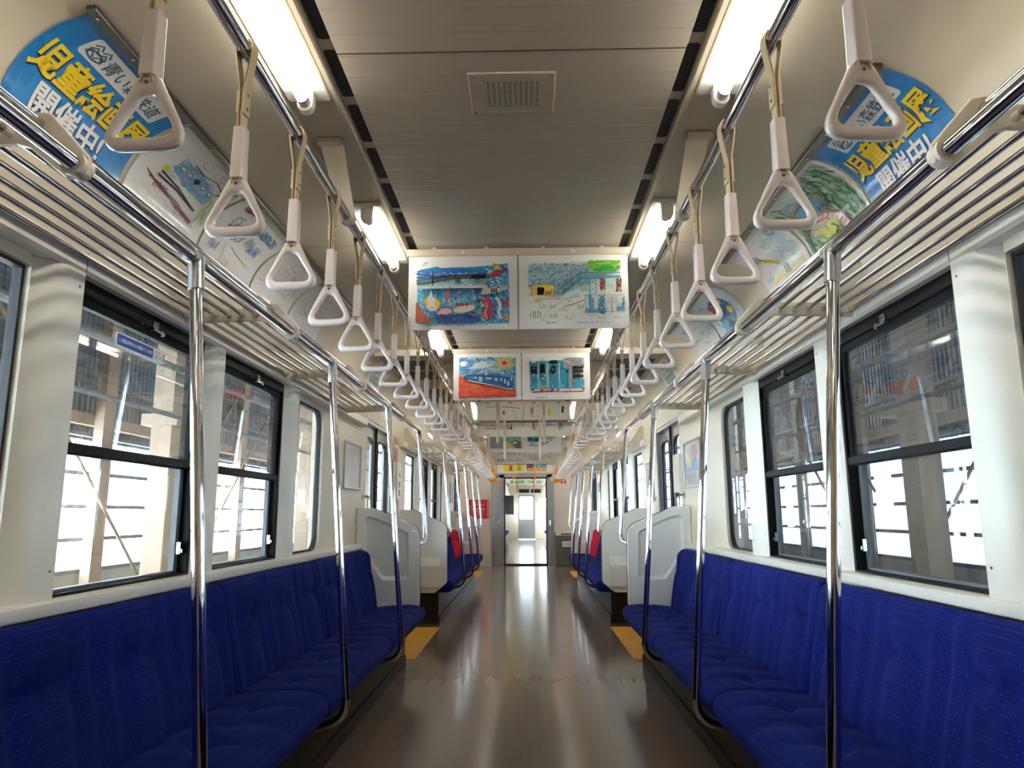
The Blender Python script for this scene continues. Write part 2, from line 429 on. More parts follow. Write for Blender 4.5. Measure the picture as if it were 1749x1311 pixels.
# windows
wn = 0
def sash_window(s, y0, y1, sticker=False):
    global wn; wn += 1
    r = thing('window_%d' % wn, None, None); r['kind'] = 'structure'
    m = MB()
    def fr(a, b, c, d, ia, ib, ic, id_, x0, x1): m.ring([(a, c), (b, c), (b, d), (a, d)], [(ia, ic), (ib, ic), (ib, id_), (ia, id_)], 'x', s*x0, s*x1)
    fr(y0, y1, WZ0, WZ1, y0+0.010, y1-0.018, WZ0+0.010, 1.69, 1.237, 1.30)
    m.build('window_frame', BLACK, r, smooth=False, bevel=0.003)
    m = MB(); fr(y0+0.008, y1-0.016, 1.232, 1.705, y0+0.014, y1-0.04, 1.266, 1.662, 1.248, 1.272)
    m.box(s*1.24, s*1.252, y0+0.008, y1-0.016, 1.235, 1.262)
    us = m.build('upper_sash', BLACK, r, smooth=False, bevel=0.002)
    m = MB(); m.box(s*1.259, s*1.262, y0+0.012, y1-0.038, 1.264, 1.664); m.build('pane', DUSTY, us, smooth=False)
    m = MB(); fr(y0+0.008, y1-0.016, WZ0+0.008, 1.245, y0+0.014, y1-0.045, WZ0+0.017, 1.236, 1.275, 1.295)
    ls = m.build('lower_sash', SASHG, r, smooth=False)
    m = MB(); m.box(s*1.284, s*1.287, y0+0.012, y1-0.043, WZ0+0.015, 1.238); m.build('pane', GLASS, ls, smooth=False)
    yc = (y0+y1)/2+0.02
    m = MB(); m.box(s*1.246, s*1.226, yc-0.018, yc+0.016, 1.687, 1.712); m.box(s*1.236, s*1.218, yc-0.028, yc+0.045, 1.676, 1.684); m.box(s*1.23, s*1.222, yc+0.03, yc+0.05, 1.672, 1.69)
    m.cyl((s*1.247, yc-0.07, 1.693), (s*1.238, yc-0.07, 1.693), 0.006, 10)
    m.build('latch', CHROME, r, smooth=False, bevel=0.002)
    m = MB(); m.box(s*1.272, s*1.255, y1-0.042, y1-0.02, 0.92, 0.965); m.box(s*1.255, s*1.248, y1-0.04, y1-0.024, 0.925, 0.94)
    m.build('lift_catch', CHROME, r, smooth=False, bevel=0.002)
    return r
def fixed_window(s, y0, y1, far):
    global wn; wn += 1
    r = thing('window_%d' % wn, None, None); r['kind'] = 'structure'
    e = 0.03; ra = 0.10
    rs = [0.004, ra, ra, 0.004] if far else [ra, 0.004, 0.004, ra]
    a, b = (y0+0.002, y1-e) if far else (y0+e, y1-0.002)
    o = rrect(a-0.003, b+0.003, WZ0+0.001, WZ1-0.027, rs); i = rrect(a+0.010, b-0.010, WZ0+0.014, WZ1-0.040, rs)
    m = MB(); m.ring(o, i, 'x', s*1.266, s*1.292); m.build('gasket', RUBBER, r)
    m = MB(); m.box(s*1.276, s*1.279, y0, y1, WZ0+0.002, WZ1-0.03); m.build('pane', GLASS, r, smooth=False)
for s in (-1, 1):
    for y in WIN:
        fixed_window(s, y, y+PIL[0][0], False); sash_window(s, y+PIL[0][1], y+PIL[1][0])
        sash_window(s, y+PIL[1][1], y+PIL[2][0]); fixed_window(s, y+PIL[2][1], y+GL, True)

# doors
dn = 0
for s in (-1, 1):
    for a, b in DOORS:
        dn += 1; r = thing('door_%d' % dn, None, None); r['kind'] = 'structure'; c = (a+b)/2
        for y0, y1 in ((a-0.02, c-0.002), (c+0.002, b+0.02)):
            w0, w1 = y0+0.10, y1-0.10
            m = MB(); inner = rrect(w0, w1, 0.72, 1.70, 0.07); o = [(y0, 0.01), (y1, 0.01), (y1, 1.85), (y0, 1.85)]
            m.ring([o[i//7] for i in range(28)], inner, 'x', s*1.29, s*1.32)
            lf = m.build('door_leaf', STEEL, r)
            m = MB(); m.ring(rrect(w0-0.004, w1+0.004, 0.716, 1.704, 0.07), rrect(w0+0.012, w1-0.012, 0.732, 1.688, 0.06), 'x', s*1.284, s*1.30); m.build('gasket', RUBBER, lf)
            m = MB(); m.box(s*1.303, s*1.306, w0-0.002, w1+0.002, 0.718, 1.702); m.build('pane', GLASS, lf, smooth=False)
        m = MB(); m.box(s*1.275, s*1.292, c-0.012, c+0.012, 0.01, 1.83); m.build('rubber_edge', RUBBER, r, smooth=False)
        m = MB(); m.box(s*1.29, s*1.252, a-0.001, a+0.035, 0.0, 1.83); m.box(s*1.29, s*1.252, b-0.035, b+0.001, 0.0, 1.83); m.box(s*1.29, s*1.255, a, b, 1.80, 1.83); m.build('door_jamb', STEEL, r, smooth=False)

# ceiling: coves, side panels, lamp recesses, ribbed centre panel
def ceiling_profile(s):
    p = [(s*1.26, 2.04)]
    for k in range(13):
        t = PI/2*k/12; p.append((s*(1.01+0.25*math.cos(t)), 2.052+0.25*math.sin(t)))
    return p + [(s*0.705, 2.305), (s*0.698, 2.335), (s*0.552, 2.335), (s*0.546, 2.308), (s*0.532, 2.308), (s*0.528, 2.34), (s*0.47, 2.345)]
def ceiling_mesh(name, y0, y1, seams, cseams):
    m = MB()
    for s in (-1, 1):
        P = ceiling_profile(s); m.grid([[(x, y, z) for x, z in P] for y in (y0, y1)])
    m.mi = 1
    m.prism([(-0.484, 2.322), (-0.482, 2.318), (0.482, 2.318), (0.484, 2.322), (0.484, 2.334), (-0.484, 2.334)], 'y', y0, y1)
    m.mi = 2
    for y in seams:
        for s in (-1, 1):
            P = [q for q in ceiling_profile(s)]
            for a, b in zip(P, P[1:]):
                n = Vector((b[1]-a[1], a[0]-b[0])); n = n.normalized()*0.0008*(-s)
                if n.y > 0 and abs(n.y) > abs(n.x): n = -n
                m.quad((a[0]+n.x, y, a[1]+n.y), (b[0]+n.x, y, b[1]+n.y), (b[0]+n.x, y+0.003, b[1]+n.y), (a[0]+n.x, y+0.003, a[1]+n.y))
    for y in cseams: m.box(-0.482, 0.482, y, y+0.005, 2.3172, 2.319)
    m.mi = 0; m.box(-1.37, 1.37, y0, y1, 2.44, 2.47)
    return struct(m.build(name, [CEIL, RIB, JOINT]))
ceiling_mesh('ceiling', YA, YB+0.1, [3.2, 4.6, 6.05, 7.45, 8.9, 10.3, 11.7, 13.1, 14.5], [1.79, 5.2, 8.61, 12.02])

# long air diffusers with dark slots on both sides of the centre panel
for s in (-1, 1):
    r = thing('air_diffuser', 'long ceiling air diffuser with dark slots along the %s edge of the ribbed centre panel' % SIDE[s], 'air vent', (s*0.506, 0, 2.34))
    m = MB(); m.box(-0.024, 0.022, 0.4, 15.5, -0.004, 0.004); m.build('diffuser_plate', CEIL, r, smooth=False)
    y = 0.70; k = 0
    while y < 15.2:
        m = MB(); m.prism(fillet2([(-0.019, y), (0.019, y), (0.019, y+0.228), (-0.019, y+0.228)], 0.012, 3), 'z', -0.0055, -0.002); m.build('slot', DARK, r, smooth=False); y += 0.2745

# end wall with the gangway doorway
m = MB(); E0, E1 = YB, YB+0.1
m.box(-1.33, -0.455, E0, E1, 0, 2.46); m.box(0.446, 1.33, E0, E1, 0, 2.46); m.box(-0.455, 0.446, E0, E1, 1.812, 2.46)
struct(m.build('wall_end', GREYP, smooth=False))
m = MB(); m.box(-1.33, 1.33, YA-0.1, YA, 0, 2.46); struct(m.build('wall_back', WALL, smooth=False))
r = thing('door_%d' % (dn+1), None, None); r['kind'] = 'structure'; dn += 1
m = MB(); m.box(-0.72, -0.455, E0-0.03, E0, 0, 1.9); m.box(0.446, 0.60, E0-0.03, E0, 0, 1.9); m.box(-0.72, 0.60, E0-0.03, E0, 1.83, 1.93); m.build('door_frame', STEEL, r, smooth=False, bevel=0.004)
m = MB(); m.box(-0.465, -0.437, E0-0.04, E1, 0, 1.84); m.box(0.43, 0.456, E0-0.04, E1, 0, 1.84); m.box(-0.46, 0.45, E0-0.04, E1, 1.812, 1.84); m.box(-0.46, 0.45, E0-0.02, E1, 0.001, 0.03); m.build('door_seal', RUBBER, r, smooth=False)
m = MB(); m.box(-0.59, -0.56, E0-0.045, E0-0.03, 0.78, 0.94); m.tube(fillet([(-0.575, E0-0.04, 0.92), (-0.575, E0-0.075, 0.91), (-0.555, E0-0.075, 0.85)], 0.02), 0.008, 8); m.build('handle', CHROME, r)
m = MB(); m.box(0.50, 0.535, E0-0.045, E0-0.03, 0.80, 0.93); m.tube(fillet([(0.517, E0-0.04, 0.92), (0.517, E0-0.07, 0.91), (0.517, E0-0.07, 0.84)], 0.02), 0.008, 8); m.build('handle', CHROME, r)

# yellow floor plates at the doors
for s in (-1, 1):
    for k, (a, b) in enumerate(DOORS):
        m = MB(); m.box(s*0.815, s*1.29, a-0.12, b+0.36 if k == 0 else b+0.1, 0.0005, 0.004)
        o = m.build('floor_plate', YELLOW, smooth=False)
        tag(o, 'yellow non-slip floor plate at the %s %s door' % ('nearer' if k == 0 else 'farther', SIDE[s]), 'floor plate')

# ------------------------------------------------------------------ second car seen through the gangway
G0, G1 = YB+0.1, 31.4
m = MB(); m.box(-1.3, 1.3, G0, G1, -0.06, 0.0); struct(m.build('floor_far', FLOOR, smooth=False))
ceiling_mesh('ceiling_far', G0, G1, [19, 22, 25, 28], [19, 22.4, 25.8])
gaps = [(17.6+i*1.0, 18.45+i*1.0) for i in range(13)]
for s in (-1, 1):
    m = MB(); m.box(s*1.25, s*1.33, G0, G1, 0, 0.845); m.box(s*1.25, s*1.33, G0, G1, 1.735, 2.46)
    for a, b in spans(gaps, G0, G1): m.box(s*1.25, s*1.33, a, b, 0.845, 1.735)
    struct(m.build('wall_%s_far' % SIDE[s], WALL, smooth=False))
m = MB(); m.box(-1.33, -0.36, G1, G1+0.1, 0, 2.46); m.box(0.36, 1.33, G1, G1+0.1, 0, 1.3); m.box(0.36, 0.55, G1, G1+0.1, 1.3, 1.75); m.box(0.95, 1.33, G1, G1+0.1, 1.3, 1.75)
m.box(0.36, 1.33, G1, G1+0.1, 1.75, 2.46); m.box(-0.36, 0.36, G1, G1+0.1, 1.9, 2.46)
struct(m.build('wall_end_far', WALL, smooth=False))
r = thing('door_%d' % (dn+1), None, None); r['kind'] = 'structure'; dn += 1
m = MB(); o = [(-0.36, 0.02), (0.36, 0.02), (0.36, 1.9), (-0.36, 1.9)]
m.ring([o[i//7] for i in range(28)], fillet2([(-0.30, 0.84), (0.27, 0.84), (0.27, 1.80), (-0.30, 1.80)], 0.07, 6), 'y', G1+0.02, G1+0.06); m.build('door_leaf', STEEL, r)
m = MB(); m.box(-0.31, 0.28, G1+0.035, G1+0.04, 0.83, 1.81); m.build('pane', GLASS, r, smooth=False)
m = MB(); m.box(-1.0, -0.55, G1-0.006, G1, 1.05, 1.85)
tag(m.build('dark_window', DARK, smooth=False), 'dark glazed panel left of the far door in the next car', 'panel')
m = MB(); m.box(-0.32, 0.12, G1-0.01, G1, 1.96, 2.12)
tag(m.build('dark_sign', DARK, smooth=False), 'dark blank sign plate above the far door in the next car', 'sign')
m = MB(); m.box(0.2, 0.62, G1-0.01, G1, 1.96, 2.12)
tag(m.build('dark_sign', DARK, smooth=False), 'second dark sign plate right of the one above the far door', 'sign')
# gangway tunnel
m = MB()
for a, b, c, d in ((-0.62, -0.60, 0, 2.0), (0.60, 0.62, 0, 2.0)): m.box(a, b, G0-0.02, G0+0.02, c, d)
struct(m.build('trim_3', DKSTEEL, smooth=False))

# ------------------------------------------------------------------ the engine shed outside
def sheet_mat(name, col, transl=0.0, ribs=0.09):
    mm = mat(name, col, 0.5, noise=0.10, nscale=(0.6, 0.9, 0.25))
    nt = mm.node_tree; b = nt.nodes['Principled BSDF']
    if transl:
        out = nt.nodes['Material Output']; tr = nt.nodes.new('ShaderNodeBsdfTranslucent'); tr.inputs[0].default_value = col
        mx = nt.nodes.new('ShaderNodeMixShader'); mx.inputs[0].default_value = transl
        nt.links.new(b.outputs[0], mx.inputs[1]); nt.links.new(tr.outputs[0], mx.inputs[2]); nt.links.new(mx.outputs[0], out.inputs[0])
    return mm
SHEETD = sheet_mat('corrugated_grey', srgb(96, 104, 112))
SHEETT = sheet_mat('translucent_sheet', srgb(238, 240, 240), 0.8, 0.12)
SHEETW = sheet_mat('dimmed_sheet', srgb(186, 195, 205), 0.75, 0.12)  # blue-grey sheets, their colour also lowered to dim the daylight glow
CONC = mat('shed_concrete', srgb(170, 168, 160), 0.8, noise=0.2, nscale=(2, 2, 2))
RUST = mat('painted_steel_rusty', srgb(152, 129, 107), 0.6, noise=0.3, nscale=(3, 3, 1.5))
GROUND = mat('ballast', srgb(120, 114, 106), 0.9, noise=0.3, nscale=(4, 4, 4))
PURL = mat('purlin_grey', srgb(92, 96, 100), 0.6)
m = MB(); m.box(-40, 40, -20, 90, -1.25, -1.15)
struct(m.build('ground', GROUND, smooth=False))
SX = 4.6
def corrugate(m, y0, y1, z0, z1, dep, pitch):
    n = int((y1-y0)/pitch); pts = []
    for k in range(n):
        y = y0+k*pitch; pts += [(0.0, y), (0.0, y+pitch*0.35), (-dep, y+pitch*0.5), (-dep, y+pitch*0.85)]
    m.grid([[(x, y, z) for x, y in pts] for z in (z0, z1)])
for s in (-1, 1):
    q = SIDE[s]
    r = thing('shed_wall', 'corrugated engine shed wall outside the %s windows, dark above and bright below' % q, 'shed wall', (s*SX, 0, 0))
    m = MB(); m.box(0, s*0.25, -6, 36, -1.2, 0.50); m.build('base_wall', CONC, r, smooth=False)
    yw = 4.4 if s > 0 else 19
    m = MB(); corrugate(m, -6, yw, 0.50, 1.85, 0.02, 0.12); corrugate(m, 19, 36, 0.50, 4.2, 0.02, 0.12); m.build('translucent_sheeting', SHEETT, r, smooth=False)  # far stretch of wall added to block the sun, its taller band for brightness
    if s > 0:
        m = MB(); corrugate(m, yw, 19, 0.50, 1.85, 0.02, 0.12); m.build('dimmed_sheeting', SHEETW, r, smooth=False)
    m = MB(); corrugate(m, -6, 19, 1.85, 6.5, 0.018, 0.09); corrugate(m, 19, 36, 4.2, 6.5, 0.018, 0.09); m.build('metal_sheeting', SHEETD, r, smooth=False)
    for z in (0.515, 0.83, 1.16, 1.5, 1.9, 2.45, 3.0, 3.55, 4.1):
        m = MB(); m.box(-s*0.07, -s*0.01, -6, 36, z-0.02, z+0.02); m.build('purlin', PURL, r, smooth=False)
    m = MB(); m.box(-s*0.16, -s*0.02, -6, 19, 1.98, 2.10); m.build('rail_beam', RUST, r, smooth=False)
    for k, y in enumerate((6.1, 7.25, 9.3, 10.85, 13.0, 15.0, 17.0) if s < 0 else (5.0, 9.3, 11.4, 13.0, 14.6, 16.5)):
        m = MB(); m.box(s*(SX-0.2), s*(SX-0.3), y, y+0.2, -1.2, 6.4)
        o = m.build('wall_post', RUST, smooth=False)
        tag(o, 'slim tan steel post against the shed wall, %s along outside the %s windows' % (ORD[k], q), 'post')
    for k, y in enumerate((2.0, 6.28, 10.4, 14.5) if s < 0 else (1.4, 5.74, 9.6, 13.4)):
        r2 = thing('shed_column', 'thick rust-stained steel column outside the %s windows, %s from the camera' % (q, ORD[k]), 'column', (s*3.2, y, -1.2), 'steel columns of the shed')
        m = MB(); m.box(-0.09, 0.09, 0, 0.42 if s < 0 else 0.26, 0, 5.6); m.build('shaft', RUST, r2, smooth=False)
        m = MB(); m.box(-0.16, 0.16, -0.05, 0.47, 3.05, 3.15); m.box(-0.13, 0.13, -0.02, 0.44, 1.35, 1.39); m.build('bracket_plate', RUST, r2, smooth=False)
    for k, (ya, za, yb, zb) in enumerate(((5.1, 3.2, 8.2, 0.3), (9.2, 0.3, 12.6, 3.4), (10.9, 3.2, 8.9, 1.3))):
        m = MB(); m.cyl((s*(SX-0.35), ya, za), (s*(SX-0.35), yb, zb), 0.018, 8)
        tag(m.build('brace_rod', RUST), 'thin diagonal brace rod across the shed wall, %s outside the %s windows' % (ORD[k], q), 'brace rod')
    m = MB(); m.tube([(s*2.9, -4, 2.28), (s*2.9, 20, 2.28)], 0.03, 8); m.tube([(s*2.9, -4, 1.88), (s*2.9, 20, 1.88)], 0.02, 8)
    tag(m.build('conduit', PURL), 'thin pipes running along the shed outside the %s windows' % q, 'pipe')
m = MB(); m.box(-4.9, 4.9, -6, 36, 6.4, 6.5)
tag(m.build('shed_roof', SHEETD, smooth=False), 'grey shed roof over the whole train', 'roof')
m = MB(); m.box(-4.9, 4.9, -6.1, -6, -1.2, 6.5); tag(m.build('shed_end_wall', SHEETD, smooth=False), 'grey shed wall behind the camera end of the train', 'wall')
# ------------------------------------------------------------------ seats
def gs(x, s): return math.exp(-(x/s)**2)
CUSH = [(1.16, 0.30), (0.80, 0.292), (0.755, 0.296), (0.722, 0.315), (0.706, 0.345), (0.708, 0.375), (0.725, 0.400), (0.76, 0.415), (0.80, 0.420), (0.84, 0.421), (0.88, 0.420), (0.905, 0.419), (0.93, 0.418), (0.955, 0.416), (1.0, 0.412), (1.05, 0.406), (1.10, 0.400), (1.16, 0.392)]
BACK = [(1.205, 0.36), (1.07, 0.36), (1.052, 0.40), (1.060, 0.46), (1.070, 0.52), (1.080, 0.57), (1.088, 0.60), (1.095, 0.63), (1.102, 0.655), (1.108, 0.68), (1.115, 0.71), (1.124, 0.745), (1.133, 0.775), (1.145, 0.797), (1.160, 0.806), (1.178, 0.807), (1.196, 0.80)]
def pad(s, y0, y1, prof, dents, x0, yo, name, matl, parent, persons=3, rnd=0.022):
    m = MB(); cx = sum(p[0] for p in prof)/len(prof); cz = sum(p[1] for p in prof)/len(prof)
    L = y1-y0; n = 44; rings = []
    for i in range(n+1):
        t = i/n; e = 0.5-0.5*math.cos(PI*t); yy = y0+0.003+(L-0.006)*(0.35*e+0.65*t)
        d = min(yy-y0, y1-yy); ins = rnd*(1-math.sqrt(max(0, 1-(1-min(1, d/(rnd*1.5)))**2)))
        row = []
        for x, z in prof:
            a = math.tanh((x-cx)/0.04); b = math.tanh((z-cz)/0.02)
            X = x-a*ins; Z = z-b*ins
            dx, dz = dents(x, z, (yy-y0)/L*persons)
            row.append(m.V((s*(X+dx)-x0, yy-yo, Z+dz)))
        rings.append(row)
    for A, B in zip(rings, rings[1:]):
        k = len(A)
        for j in range(k): m.face([A[j], A[(j+1) % k], B[(j+1) % k], B[j]])
    m.face(rings[0]); m.face(rings[-1][::-1])
    return m.build(name, matl, parent, angle=60)
def dent_c(x, z, u):
    if z < 0.38: return (0, 0)
    f = u-math.floor(u); c = abs(f-0.5); r = 0.0
    r -= 0.030*gs(c, 0.11)*gs(x-0.905, 0.035)
    r -= 0.012*gs(x-0.905, 0.014)*gs(c, 0.4)
    r -= 0.010*gs(c, 0.05)*(1 if x > 0.74 else 0.3)
    r -= 0.014*gs(min(f, 1-f), 0.10)*(0 if u < 0.3 or u > 2.7 else 1)
    return (0, r)
def dent_b(x, z, u):
    if x > 1.15: return (0, 0)
    f = u-math.floor(u); c = abs(f-0.5); r = 0.0
    r += 0.030*gs(c-0.13, 0.09)*gs(z-0.655, 0.030) + 0.008*gs(z-0.655, 0.014)*gs(c, 0.4)
    r += 0.026*gs(c-0.27, 0.07)*gs(z-0.58, 0.16)
    r += 0.030*gs(min(f, 1-f), 0.08)*gs(z-0.6, 0.22)*(0 if u < 0.3 or u > 2.7 else 1)
    return (r, 0)
def bench(s, edges, label, reds=()):
    x0 = s*0.98; yo = edges[0]
    r = thing('bench_seat', label, 'bench seat', (x0, yo, 0), 'bench seats along the windows')
    for i, (a, b) in enumerate(zip(edges, edges[1:])):
        pad(s, a, b, CUSH, dent_c, x0, yo, 'seat_cushion', BLUE, r)
        bk = pad(s, a, b, BACK, dent_b, x0, yo, 'seat_back', RED if i in reds else BLUE, r, 3, 0.04)
        if i in reds: bk['label'] = 'red seat back'
    m = MB(); m.box(s*0.855-x0, s*1.24-x0, 0.0, edges[-1]-yo, 0.001, 0.29); m.box(s*0.845-x0, s*0.86-x0, 0.0, edges[-1]-yo, 0.001, 0.07)
    m.build('under_seat_panel', KICK, r, smooth=False)
    return r
E1b = [-2.24, -0.98, 0.30, 1.57, 2.84, 4.10, 5.42]
E2b = [7.41, 8.63, 9.85, 11.07, 12.29]
for s in (-1, 1):
    bench(s, E1b, 'blue moquette bench seat under the %s windows, nearest the camera' % SIDE[s])
    bench(s, E2b, 'farther bench on the %s with blue seats and red backs at its end' % SIDE[s], (3,))
    bench(s, [26.0, 27.2, 28.4, 29.6], 'blue bench seat on the %s in the next car, seen through the end doorway' % SIDE[s])

# ------------------------------------------------------------------ partitions at the bench ends
PO = [(1.248, 0.30), (0.89, 0.30), (0.765, 0.40), (0.775, 0.965), (1.13, 1.112), (1.248, 1.112)]
PI_ = [(1.19, 0.79), (1.045, 0.585), (0.845, 0.585), (0.853, 0.930), (1.09, 1.035), (1.19, 1.060)]
def partition(s, y, d, label):
    r = thing('seat_partition', label, 'partition', (s*1.0, y, 0.3), 'cream partitions at the bench ends')
    rad = [0.002, 0.06, 0.05, 0.10, 0.06, 0.002]
    o = fillet2(PO, rad, 5); i1 = fillet2(PI_, [0.04, 0.05, 0.04, 0.04, 0.03, 0.04], 5)
    cx = sum(p[0] for p in i1)/len(i1); cz = sum(p[1] for p in i1)/len(i1)
    i2 = [(cx+(x-cx)*0.89, cz+(z-cz)*0.89) for x, z in i1]
    m = MB(); F = lambda p, t: m.V((s*(p[0]-1.0), d*t, p[1]-0.3)); N = len(o)
    A = [F(p, 0.006) for p in o]; A2 = [F((1.0+(p[0]-1.0)*0.985, 0.7+(p[1]-0.7)*0.985), 0.0) for p in o]
    B = [F(p, 0.0) for p in i1]; D = [F(p, 0.030) for p in i2]; Z = [F(p, 0.036) for p in o]
    for P, Q in ((A2, B), (B, D), (A, A2), (Z, A)):
        for k in range(N): m.face([P[k], P[(k+1) % N], Q[(k+1) % N], Q[k]])
    m.face(D); m.face(Z[::-1])
    m.build('panel', PART, r, angle=40)
    m = MB(); q = [(0.034, 0.03), (0.072, 0.06), (0.078, 0.26), (0.036, 0.345), (0.034, 0.345)]
    m.prism([(d*a, b) for a, b in q], 'x', s*(0.84-1.0), s*(1.248-1.0)); m.build('lower_ledge', PART, r, smooth=False, bevel=0.006)
    m = MB(); m.tube([(s*(p[0]-1.0), d*0.03, p[1]-0.3) for p in o[6:26]], 0.006, 6); m.build('edge_trim', DKSTEEL, r)
for s in (-1, 1):
    q = SIDE[s]
    partition(s, 5.465, 1, 'grey moulded partition at the end of the near %s bench' % q)
    partition(s, 7.375, -1, 'cream partition across the near door, at the start of the farther %s bench' % q)
    partition(s, 12.33, 1, 'partition at the far end of the farther %s bench with red backs' % q)

# ------------------------------------------------------------------ luggage racks
XR, ZR = 0.81, 1.711
BRP = [(1.252, 1.748), (1.252, 1.955), (1.225, 1.958), (1.205, 1.94), (1.11, 1.80), (0.93, 1.806), (0.895, 1.822), (0.868, 1.818), (0.786, 1.728), (0.788, 1.692), (0.826, 1.686), (0.905, 1.750), (0.93, 1.757)]
def rack(s, y0, y1, brackets, label, hook0, hook1):
    r = thing('luggage_rack', label, 'luggage rack', (s*1.0, y0, 1.75), 'luggage racks over the seats')
    L = lambda x, y, z: (s*(x-1.0), y-y0, z-1.75)
    m = MB(); m.cyl(L(XR, y0, ZR), L(XR, y1, ZR), 0.0165, 18); m.build('rail', CHROME, r)
    b0, b1 = brackets[0], brackets[-1]
    m = MB(); m.cyl(L(0.887, b0, 1.797), L(0.887, b1, 1.797), 0.009, 12); m.build('lip_rail', CHROME, r)
    for x in (0.942, 0.993, 1.043, 1.094, 1.145, 1.195):
        m = MB(); m.cyl(L(x, b0, 1.776), L(x, b1, 1.776), 0.0070, 12); m.build('slat', CHROME, r)
    for y in brackets:
        m = MB(); m.prism([(s*(x-1.0), z-1.75) for x, z in BRP], 'y', y-0.007-y0, y+0.007-y0)
        b = m.build('bracket', BRKT, r, smooth=False, bevel=0.003)
        m = MB(); m.cyl(L(XR, y-0.017, ZR), L(XR, y+0.017, ZR), 0.0235, 20); m.build('rail_loop', BRKT, b)
        for x in (0.942, 0.993, 1.043, 1.094, 1.145, 1.195):
            m = MB(); m.cyl(L(x, y-0.028, 1.776), L(x, y+0.028, 1.776), 0.0088, 10); m.build('slat_socket', BRKT, b)
    for yh in [h for h in (hook0, hook1) if h]:
        e = y1 if yh == hook1 else y0
        pts = fillet([L(XR, e, ZR), L(XR, yh, ZR), L(0.742, yh, 0.86), L(0.80, yh+(-0.115 if yh == hook1 else 0.03), 0.835)], 0.07, 8)
        m = MB(); m.tube(pts, 0.0155, 14); m.build('end_pole', CHROME, r)
        m = MB(); m.tube(fillet([L(XR, e+(0.02 if yh == hook1 else -0.02), ZR), L(XR, yh, ZR), L(XR-0.006, yh, 1.66)], 0.06, 6), 0.0175, 14); m.build('elbow', CHROME, r)
for s in (-1, 1):
    q = SIDE[s]
    rack(s, -3.9, 5.50, [-2.5, -1.25, 0.0, 1.25, 2.52, 3.62, 4.87], 'chrome rail luggage rack over the near %s windows' % q, None, 5.61)
    rack(s, 7.46, 12.25, [7.50, 8.6, 9.7, 10.8, 11.9], 'farther chrome luggage rack on the %s, beyond the near door' % q, 7.35, 12.40)

# ------------------------------------------------------------------ grab poles on the bench fronts
def pole(s, y, label):
    r = thing('grab_pole', label, 'grab pole', (s*0.72, y, 0.22), 'chrome grab poles in front of the benches')
    L = lambda x, dy, z: (s*(x-0.72), dy, z-0.22)
    m = MB(); m.tube(fillet([L(XR-0.001, 0, ZR-0.02), L(0.692, 0, 0.255), L(0.87, 0, 0.215)], 0.085, 8), 0.0158, 16); m.build('tube', CHROME, r)
    m = MB(); m.cyl(L(XR, 0, ZR+0.005), L(XR-0.0075, 0, ZR-0.085), 0.0205, 18); m.cyl(L(XR, -0.034, ZR), L(XR, 0.034, ZR), 0.0205, 18)
    m.build('collar', STEEL, r, bevel=0.001)
for s in (-1, 1):
    for k, y in enumerate((1.744, 3.05, 4.336)): pole(s, y, '%s chrome grab pole from the camera along the near %s bench' % (ORD[k], q:=SIDE[s]))
    for k, y in enumerate((8.62, 9.84, 11.06)): pole(s, y, '%s chrome grab pole along the farther %s bench' % (ORD[k], SIDE[s]))

# ------------------------------------------------------------------ strap rails and hanging straps
XS, ZS = 0.565, 2.050
for s in (-1, 1):
    r = thing('strap_rail', 'long chrome overhead rail carrying the %s row of hand straps' % SIDE[s], 'overhead rail', (s*XS, 0, ZS))
    m = MB(); m.cyl((0, -1.0, 0), (0, 15.4, 0), 0.0155, 18); m.build('rail', CHROME, r)
    for y in (0.3, 2.29, 4.22, 6.0, 7.85, 9.75, 12.0, 13.9):
        m = MB(); P = [(0.027, 0.282), (0.107, 0.282), (0.026, -0.004), (0.018, -0.022), (0, -0.028), (-0.018, -0.022), (-0.026, 0.0)]
        m.prism([(s*a, b) for a, b in P], 'y', y-0.006, y+0.006)
        m.box(s*0.025, s*0.109, y-0.006, y-0.03, 0.262, 0.281)
        b = m.build('bracket', BRKT, r, smooth=False, bevel=0.002)
        m = MB(); m.cyl((0, y-0.018, 0), (0, y+0.018, 0), 0.024, 18); m.build('rail_loop', BRKT, b)

